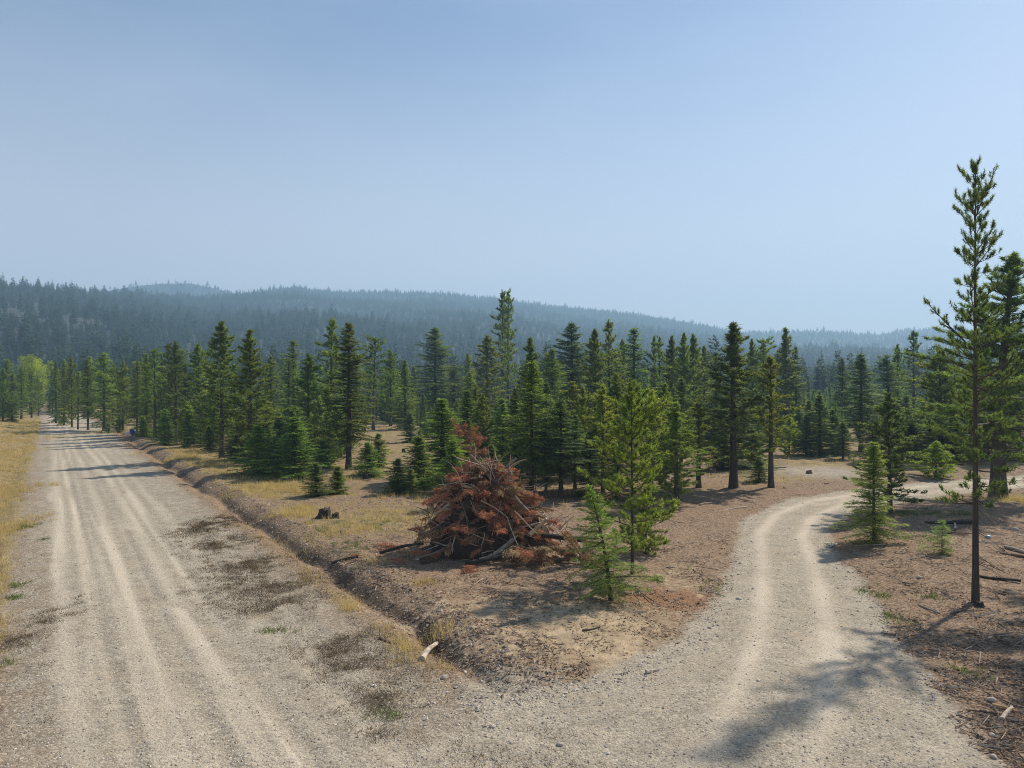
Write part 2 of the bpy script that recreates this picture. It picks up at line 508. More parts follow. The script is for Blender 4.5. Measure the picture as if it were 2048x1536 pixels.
def build_ground():
    # rows finer near the camera, columns fanning out with distance
    v = [1400.0]
    rows = list(7 * 735 / np.arange(1600, 420, -12.0)) + list(7 * 735 / np.arange(420, 12, -1.9))
    y = rows[-1]
    while y < 9000:
        y *= 1.12; rows.append(y)
    ys = np.array(rows)
    us = np.concatenate([[-6, -4, -3, -2.2, -1.7, -1.35, -1.15], np.linspace(-1.0, 1.0, 660), [1.15, 1.35, 1.7, 2.2, 3, 4, 6]])
    X = ys[:, None] * us[None, :]; Y = np.repeat(ys[:, None], len(us), 1)
    Z = ground_z(X.ravel(), Y.ravel()).reshape(X.shape)
    mk = masks(X.ravel(), Y.ravel())
    V = np.stack([X, Y, Z], -1).reshape(-1, 3)
    nr, nc = X.shape
    i = np.arange(nr - 1)[:, None] * nc + np.arange(nc - 1)[None, :]
    q = np.stack([i, i + 1, i + 1 + nc, i + nc], -1).reshape(-1, 4)
    road = mk['road'][q].mean(1) > 0.5
    drv = (mk['drv'][q].mean(1) > 0.5) & ~road
    mA = np.stack([mk['gravel'], mk['litter'], mk['grass'], np.ones(len(V))], 1)
    mB = np.stack([mk['track'], mk['dark'], mk['rust'], np.ones(len(V))], 1)
    for nm, sel in (("ground", ~road & ~drv), ("gravel_road", road), ("driveway", drv)):
        f = q[sel]
        used, inv = np.unique(f, return_inverse=True)
        f = inv.reshape(-1, 4).astype(np.int32); vv = V[used]; a = mA[used]; b = mB[used]
        if nm == "ground":        # underlying sheet to the horizon on every side
            k = len(vv)
            vv = np.concatenate([vv, [(-12000, -12000, -2.2), (12000, -12000, -2.2), (12000, 12000, -2.2), (-12000, 12000, -2.2)]])
            f = np.concatenate([f, [[k, k + 1, k + 2, k + 3]]]).astype(np.int32)
            a = np.concatenate([a, np.tile([0, .6, .4, 1], (4, 1))]); b = np.concatenate([b, np.tile([0, 0, 0, 1], (4, 1))])
        me = bpy.data.meshes.new(nm)
        me.vertices.add(len(vv)); me.vertices.foreach_set("co", vv.astype(np.float32).ravel())
        me.loops.add(len(f) * 4); me.loops.foreach_set("vertex_index", f.ravel())
        me.polygons.add(len(f)); me.polygons.foreach_set("loop_start", np.arange(len(f), dtype=np.int32) * 4)
        me.polygons.foreach_set("loop_total", np.full(len(f), 4, np.int32))
        me.polygons.foreach_set("use_smooth", np.ones(len(f), bool))
        for an, arr in (("mA", a), ("mB", b)):
            at = me.attributes.new(an, 'FLOAT_COLOR', 'POINT'); at.data.foreach_set("color", arr.astype(np.float32).ravel())
        me.materials.append(M_GROUND)
        me.update(calc_edges=True)
        tag(link(bpy.data.objects.new(nm, me)), kind="structure")


build_ground()

# ------------------------------------------------------------------ hills
def hill_material():
    m, nt, out = new_mat("hillside")
    tc = N(nt, "ShaderNodeTexCoord"); vec = tc.outputs['Object']
    a = noise_n(nt, vec, 0.012, 5); b_ = noise_n(nt, vec, 0.12, 4)
    col = mixrgb(nt, (0.016, 0.024, 0.014), (0.040, 0.042, 0.024), maprange(nt, a, 0.45, 0.70, 0, 1))  # forest floor very dark: the shade under shrubs is put into this colour
    col = mixrgb(nt, col, mixrgb(nt, (0.5, 0.5, 0.5), (1.5, 1.5, 1.5), b_), 0.7, 'MULTIPLY')
    b = N(nt, "ShaderNodeBsdfPrincipled"); b.inputs['Roughness'].default_value = 0.95
    nt.links.new(col, b.inputs['Base Color']); nt.links.new(b.outputs[0], out.inputs['Surface'])
    return m


M_HILL = hill_material()


class Hill:
    """ridge given by the height of its crest along bearing; feet on the plain"""
    def __init__(self, name, pts, seed, n_cols=200, n_rows=60, rough=0.10, power=1.2, back=0.12):
        # pts: bearing pixel x, skyline pixel y, crest depth, foot depth
        self.p = np.array(pts, float); self.seed = seed; self.rough = rough; self.power = power; self.back = back
        u = np.linspace((self.p[0, 0] - 1024) / FPX, (self.p[-1, 0] - 1024) / FPX, n_cols)
        t = np.concatenate([np.linspace(0, 1, n_rows), 1 + np.linspace(0.02, back, 10)])
        U, T = np.meshgrid(u, t)
        X, Y, Z = self.at(U.ravel(), T.ravel())
        nc = n_cols; nr = len(t)
        i = np.arange(nr - 1)[:, None] * nc + np.arange(nc - 1)[None, :]
        q = np.stack([i, i + 1, i + 1 + nc, i + nc], -1).reshape(-1, 4)
        tr = np.concatenate([q[:, [0, 1, 2]], q[:, [0, 2, 3]]])
        me = mesh_np(name, np.stack([X, Y, Z], 1), tr, [M_HILL], None, None, True)
        tag(link(bpy.data.objects.new(name, me)), kind="structure")

    def at(self, u, t):
        px = 1024 + u * FPX
        sky = np.interp(px, self.p[:, 0], self.p[:, 1]); D = np.interp(px, self.p[:, 0], self.p[:, 2]); F = np.interp(px, self.p[:, 0], self.p[:, 3])
        zc = np.maximum(CAM_H + (768 - sky) * D / FPX - 11.0, 1.0)
        Y = F + (D - F) * t; X = u * Y
        tt = np.clip(t, 0, 1)
        z = zc * (0.35 * tt + 0.65 * tt ** self.power)
        n = fbm(X / 330.0, Y / 330.0, self.seed, 4) - 0.5
        z = z + zc * self.rough * 2.2 * n * np.sin(np.pi * np.clip(t, 0, 1)) ** 0.8
        z = np.where(t > 1, zc * (1 - 0.9 * (t - 1)), z)
        z = z - 3.0 * (t <= 0.001)
        return X, Y, z


HILL_A = Hill("hill", [(-900, 600, 750, 300), (-300, 562, 800, 280), (0, 564, 860, 280), (100, 571, 980, 290), (200, 579, 1200, 300), (300, 587, 1450, 330),
                       (400, 593, 1800, 360), (450, 590, 1950, 370), (500, 584, 2100, 380), (545, 577, 2200, 390), (600, 573, 2250, 400),
                       (640, 579, 2250, 420), (700, 583, 2300, 430), (760, 582, 2300, 440), (800, 585, 2350, 450), (850, 583, 2350, 460), (920, 588, 2400, 470),
                       (1000, 597, 2450, 480), (1050, 604, 2450, 490), (1130, 613, 2500, 500), (1200, 620, 2500, 520), (1300, 632, 2550, 540),
                       (1400, 648, 2600, 560), (1460, 660, 2600, 560), (1540, 680, 2500, 560), (1640, 705, 2400, 560), (1800, 735, 2300, 560), (2000, 762, 2300, 560)], 101, 300, 80)
HILL_FAR = Hill("far_hill", [(60, 640, 2350, 1800), (160, 590, 2350, 1800), (220, 574, 2350, 1800), (270, 566, 2350, 1800), (320, 561, 2350, 1800), (380, 560, 2350, 1800),
                             (430, 570, 2350, 1800), (480, 584, 2350, 1800), (560, 600, 2350, 1800), (600, 590, 2400, 1850), (650, 577, 2400, 1850), (700, 578, 2400, 1850), (760, 600, 2400, 1850), (820, 640, 2400, 1850)], 131, 120, 30, 0.05, 1.1)
HILL_R = Hill("right_hill", [(1250, 690, 2500, 1100), (1400, 668, 2500, 1100), (1480, 662, 2500, 1100), (1560, 659, 2500, 1100), (1650, 660, 2500, 1100), (1720, 663, 2500, 1100),
                             (1760, 667, 2450, 1100), (1800, 656, 2450, 1100), (1870, 655, 2600, 1100), (1950, 658, 2600, 1100), (2100, 645, 2600, 1100), (2600, 640, 2600, 1100)], 151, 140, 50, 0.08, 1.2)
HILL_M = Hill("low_ridge", [(1250, 760, 1300, 560), (1400, 712, 1350, 560), (1480, 694, 1350, 560), (1560, 689, 1350, 560), (1650, 690, 1350, 560), (1800, 696, 1300, 560), (1900, 702, 1250, 560), (2200, 700, 1200, 560), (2600, 690, 1200, 560)], 171, 120, 40, 0.06, 1.3)

# ------------------------------------------------------------------ trees
def tree_meshes(name, seed, H, cb, R, kind, whorl=0.42, nper=5, bl=0.15, bw=0.04, dens=1.0, dead=0, r0=None, bend=0.0, tuft_n=12, jitter=0.40, red_tip=False, prof=None, sides=7):
    """trunk mesh and crown mesh of one conifer, base at the origin"""
    g = np.random.default_rng(seed)
    tr = TB(); cr = TB()
    r0 = r0 or (0.011 * H + 0.03)
    zz = np.linspace(0, 1, 12)
    bx = bend * (zz ** 2 - zz * 0.3) + 0.012 * H * (np.cumsum(g.normal(0, 0.25, 12)) * 0.25) * zz
    by = 0.012 * H * (np.cumsum(g.normal(0, 0.25, 12)) * 0.25) * zz
    bx -= bx[0]; by -= by[0]
    axis = np.stack([bx, by, zz * H], 1)
    axis[0, 2] = -0.15
    rad = r0 * (1 - zz * 0.97) ** 0.85
    rad[0] *= 1.25
    tr.tube(axis, rad, sides, 0, g.uniform(0.2, 0.9, 12 * sides))

    def ax(z):
        return np.array([np.interp(z, zz * H, bx), np.interp(z, zz * H, by), z])

    def branch(z, az, L, p0, curve, f, needles=True, thick=1.0):
        k = 5
        t = np.linspace(0, 1, k)
        dh = np.array([math.cos(az), math.sin(az), 0])
        b0 = ax(z)
        pts = b0 + dh * (L * t * math.cos(p0))[:, None] + np.array([0, 0, 1.]) * (L * (math.sin(p0) * t + curve * t * t))[:, None]
        lat = np.array([-math.sin(az), math.cos(az), 0.])
        pts = pts + lat * (g.normal(0, 0.06) * L * t * t)[:, None]
        rb = max(0.006, 0.018 * L) * thick
        cr.tube(pts, np.linspace(rb, rb * 0.25, k), 3, 1, g.uniform(0.2, 0.8))
        if not needles: return
        if kind == 'fir':
            m = int(L / 0.11 * dens) + 2
            tn = np.linspace(0.10, 1.0, m) + g.normal(0, 0.02, m)
            P = np.stack([np.interp(tn, t, pts[:, i]) for i in range(3)], 1)
            fw = unit(np.stack([np.interp(np.clip(tn, 0, 1), t, np.gradient(pts[:, i])) for i in range(3)], 1))
            BP = []; BD = []; BS = []; BT = []; BL = []
            for sgn in (-1, 1):
                l2 = (0.46 * L * np.clip(1 - tn, 0.0, 1) ** 0.75 + 0.11) * g.uniform(0.7, 1.2, m) * np.clip(0.35 + tn * 2.2, 0, 1)
                d2 = unit(fw * 0.75 + sgn * lat * 0.8 + np.array([0, 0, -0.12]) + g.normal(0, 0.12, (m, 3)))
                kk = 6
                for q in range(kk):
                    fr = (q + g.uniform(0, 1, m)) / kk
                    pos = P + d2 * (l2 * fr)[:, None]
                    sd = np.where(g.random(m) < 0.5, -1, 1)[:, None]
                    perp = unit(np.cross(d2, np.array([0, 0, 1.])))
                    dd = unit(d2 * 0.9 + perp * sd * 0.7 + g.normal(0, 0.30, (m, 3)) + np.array([0, 0, -0.05]))
                    BP.append(pos); BD.append(dd)
                    BS.append(unit(np.cross(dd, g.normal(0, 1, (m, 3)) * 0.5 + np.array([0, 0, 1.]))))
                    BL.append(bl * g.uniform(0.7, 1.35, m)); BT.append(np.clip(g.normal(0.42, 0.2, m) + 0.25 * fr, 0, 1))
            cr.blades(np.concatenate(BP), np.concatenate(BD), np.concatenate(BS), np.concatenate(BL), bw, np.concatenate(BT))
        else:
            q = max(2, int(L / 0.20 * dens) + 1)
            tn = np.append(g.uniform(0.35, 0.98, q), 1.0) if L > 0.35 else np.linspace(0.5, 1, q + 1)
            q = len(tn)
            P = np.stack([np.interp(tn, t, pts[:, i]) for i in range(3)], 1)
            fw = unit(pts[-1] - pts[-2])
            lo = (g.uniform(-1, 1, q) * 0.33 * L * (1.15 - tn))[:, None]
            tip = P + lat * lo + fw * (np.abs(lo) * 0.7) + np.array([0, 0, 1.]) * g.uniform(0.02, 0.14, q)[:, None]
            for a, b in zip(P, tip):
                if np.linalg.norm(b - a) > 0.1:
                    cr.tube(np.array([a, b]), [rb * 0.4, rb * 0.2], 3, 1, 0.4)
            axd = unit(unit(tip - P + fw * 0.15) + np.array([0, 0, 0.45]))
            tt = np.clip(g.normal(0.45, 0.16, q), 0.05, 1)
            n = tuft_n
            off = g.uniform(-0.9, 0.35, (q, n, 1)) * bl
            PP = (tip[:, None, :] + axd[:, None, :] * off).reshape(-1, 3)
            DD = unit(axd[:, None, :] * 0.55 + unit(g.normal(0, 1, (q, n, 3)))).reshape(-1, 3)
            SS = unit(np.cross(DD, g.normal(0, 1, (q * n, 3))))
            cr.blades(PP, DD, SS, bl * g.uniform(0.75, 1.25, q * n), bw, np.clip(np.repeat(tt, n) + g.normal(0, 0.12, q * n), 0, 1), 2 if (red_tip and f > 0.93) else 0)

    ph0, ph1 = g.uniform(0, 6.28, 2)
    z = H * cb
    while z < H * 0.975:
        f = (z - cb * H) / (H - cb * H)
        if prof is not None:
            r = R * np.interp(f, prof[0], prof[1])
        elif kind == 'fir':
            r = R * (1 - f) ** 0.85 * min(1, 0.72 + f * 1.6)
        else:
            r = R * (1 - f ** 1.35) ** 0.95 * min(1, 0.65 + f * 1.6)
        r = max(r, 0.045 * R)
        nb = nper if r > 0.25 * R else max(3, nper - 1)
        a0 = g.uniform(0, 6.28)
        for j in range(nb):
            L = r * g.uniform(1 - jitter * 1.7, 1 + jitter * 0.9)
            if g.random() < (0.10 if kind == 'fir' else 0.18): L *= g.uniform(0.35, 0.7)
            if g.random() < 0.08 and f > 0.08: continue
            az = a0 + 6.283 * j / nb + g.normal(0, 0.25)
            L *= 1 + 0.22 * math.sin(az * 1.0 + ph0 + z * 1.3) + 0.16 * math.sin(az * 2.0 + ph1 - z * 2.1)
            if kind == 'fir':
                p0 = math.radians(-14 + 52 * f + g.normal(0, 10)); cv = -0.10 + 0.10 * f + 0.06 * g.random()
            else:
                p0 = math.radians(-4 + 48 * f + g.normal(0, 9)); cv = 0.16 * (1 - f) + g.normal(0, 0.05)
            branch(min(z + g.uniform(-0.5, 0.5) * whorl, H * 0.985), az, L, p0, cv, f)
        z += whorl * (1.15 - 0.55 * f) * g.uniform(0.8, 1.2)
    branch(H * 0.94, g.uniform(0, 6), max(0.06 * R, 0.10), math.radians(86), 0, 1.0)
    branch(H * 0.97, g.uniform(0, 6), max(0.06 * R, 0.10), math.radians(70), 0, 1.0)
    for _ in range(dead):                     # bare dead twigs under the crown
        z = H * g.uniform(cb * 0.35, cb * 1.15 + 0.03)
        branch(z, g.uniform(0, 6.28), R * g.uniform(0.25, 0.75), math.radians(g.uniform(-30, 8)), -0.12, 0, False, 0.7)
    mt = tr.mesh(name + "_trunk", [M_BARK], True)
    mc = cr.mesh(name + "_crown", [M_NEEDLE, M_TWIG, M_DEADNEEDLE])
    return dict(trunk=mt, crown=mc, H=H, R=R)


P = {}
P['pineA'] = tree_meshes('pineA', 11, 14, 0.30, 1.55, 'pine', 0.46, 5, 0.22, 0.055, 1.1, 18, tuft_n=16, jitter=0.45, prof=([0, .15, .5, .8, 1], [.8, 1, .8, .5, .05]))
P['pineB'] = tree_meshes('pineB', 12, 10, 0.12, 1.6, 'pine', 0.33, 6, 0.20, 0.050, 1.3, 14, tuft_n=16, jitter=0.45, prof=([0, .15, .4, .75, 1], [.75, 1, .9, .5, .04]))
P['pineC'] = tree_meshes('pineC', 13, 10, 0.30, 1.0, 'pine', 0.38, 5, 0.19, 0.045, 1.2, 26, tuft_n=15, jitter=0.5, prof=([0, .15, .5, .85, 1], [.7, 1, .85, .5, .06]))
P['pineD'] = tree_meshes('pineD', 14, 13, 0.20, 1.5, 'pine', 0.38, 6, 0.21, 0.052, 1.25, 20, tuft_n=16, jitter=0.42, prof=([0, .15, .45, .75, 1], [.7, 1, .9, .48, .03]))
P['pineE'] = tree_meshes('pineE', 15, 14, 0.17, 1.5, 'pine', 0.36, 6, 0.22, 0.052, 1.3, 18, tuft_n=16, jitter=0.42, prof=([0, .2, .6, .85, 1], [.8, 1, .66, .27, .02]))
P['firA'] = tree_meshes('firA', 21, 12, 0.20, 2.0, 'fir', 0.30, 7, 0.19, 0.055, 0.8, 22)
P['firB'] = tree_meshes('firB', 22, 10, 0.05, 1.6, 'fir', 0.27, 7, 0.17, 0.052, 0.85, 4)
P['firC'] = tree_meshes('firC', 23, 10, 0.26, 1.8, 'fir', 0.29, 7, 0.17, 0.052, 0.85, 90)
P['firD'] = tree_meshes('firD', 24, 13, 0.15, 2.2, 'fir', 0.36, 7, 0.20, 0.058, 0.75, 18, prof=([0, .2, .5, .8, 1], [.85, 1, .75, .36, .02]))
P['firE'] = tree_meshes('firE', 25, 12, 0.12, 1.9, 'fir', 0.36, 6, 0.19, 0.055, 0.75, 50, jitter=0.62)
P['pineF'] = tree_meshes('pineF', 16, 13, 0.45, 1.4, 'pine', 0.42, 5, 0.22, 0.055, 1.1, 40, tuft_n=16, jitter=0.55, bend=0.35, prof=([0, .2, .6, .85, 1], [.6, .9, 1, .7, .2]))
P['firF'] = tree_meshes('firF', 26, 9, 0.10, 1.5, 'fir', 0.30, 6, 0.18, 0.055, 0.8, 24, jitter=0.5, bend=-0.3, prof=([0, .25, .5, .8, 1], [.6, 1, .85, .5, .05]))
P['youngA'] = tree_meshes('youngA', 31, 4.2, 0.02, 1.35, 'fir', 0.15, 8, 0.12, 0.040, 1.1)
P['youngB'] = tree_meshes('youngB', 32, 3.0, 0.02, 0.95, 'fir', 0.13, 8, 0.11, 0.036, 1.2)
P['youngC'] = tree_meshes('youngC', 33, 4.0, 0.03, 1.2, 'pine', 0.19, 7, 0.14, 0.036, 1.7, tuft_n=14)
P['tallpine'] = tree_meshes('tallpine', 43, 14.2, 0.24, 1.9, 'pine', 0.44, 6, 0.135, 0.020, 1.3, 34, r0=0.155, tuft_n=40, sides=10, jitter=0.38,
                            prof=([0, .15, .43, .58, .8, .88, 1], [.8, 1.0, .86, .72, .58, .40, .08]))
P['leanpine'] = tree_meshes('leanpine', 47, 15.0, 0.20, 3.0, 'pine', 0.40, 7, 0.19, 0.032, 1.4, 30, r0=0.27, tuft_n=28, bend=0.9, jitter=0.34)
P['goldpine'] = tree_meshes('goldpine', 44, 7.2, 0.15, 1.5, 'pine', 0.33, 6, 0.15, 0.022, 1.4, 40, r0=0.075, tuft_n=40, red_tip=True, jitter=0.5, prof=([0, .1, .3, .55, .8, 1], [.75, 1, .95, .85, .55, .06]))
P['smallfir'] = tree_meshes('smallfir', 45, 4.0, 0.10, 1.15, 'fir', 0.20, 7, 0.095, 0.024, 1.6, 3, r0=0.07, bend=-0.35)
P['roadfir'] = tree_meshes('roadfir', 46, 4.4, 0.03, 1.05, 'fir', 0.15, 8, 0.095, 0.026, 1.5, 8, r0=0.07)
P['seedling'] = tree_meshes('seedling', 48, 1.5, 0.10, 0.6, 'fir', 0.16, 6, 0.08, 0.022, 1.4, r0=0.02)

DARK = (0.142, 0.176, 0.056); MID = (0.176, 0.248, 0.056); BRIGHT = (0.205, 0.300, 0.070); YEL = (0.300, 0.330, 0.066); BLUE = (0.128, 0.184, 0.080); GREY = (0.200, 0.240, 0.084); LIME = (0.30, 0.37, 0.07); OLIVE = (0.215, 0.255, 0.058)


def place_tree(name, px, py, ptop, proto, cw, color, label, cat='tree', group=None, lean=0.0, xyz=None, height=None, width=None):
    p = P[proto]
    if xyz is None:
        x, y, z = gp(px, py)
        height = (py - ptop) * y / FPX
        width = cw * y / FPX
    else:
        x, y = xyz; z = gz(x, y)
    r = RNG
    root = bpy.data.objects.new(name, None)
    root.empty_display_size = 0.3
    root.location = (x, y, z - 0.03)
    sz = height / p['H']; sx = (1.36 if proto[:3] in ('fir', 'you') else 1.26) * width / (2 * p['R'])
    root.rotation_euler = (r.normal(0, 0.012), lean, 0)
    link(root)
    tag(root, label, cat, group)
    yaw = r.uniform(0, 6.28) if proto not in ('smallfir', 'leanpine') else (0.0 if proto == 'smallfir' else 0.3)
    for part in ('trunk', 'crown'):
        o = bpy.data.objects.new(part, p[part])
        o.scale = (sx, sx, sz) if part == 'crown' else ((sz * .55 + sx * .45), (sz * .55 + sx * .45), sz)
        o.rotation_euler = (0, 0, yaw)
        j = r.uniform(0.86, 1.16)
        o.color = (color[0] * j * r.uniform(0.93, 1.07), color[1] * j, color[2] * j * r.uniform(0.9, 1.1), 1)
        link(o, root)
    # Blender crown axis follows the scaled trunk bend
    if bool(root.children) and abs(sx - (sz * .55 + sx * .45)) > 1e-6:
        for o in root.children:
            if o.name.startswith('trunk'):
                o.scale = (sx, sx, sz)
    return root


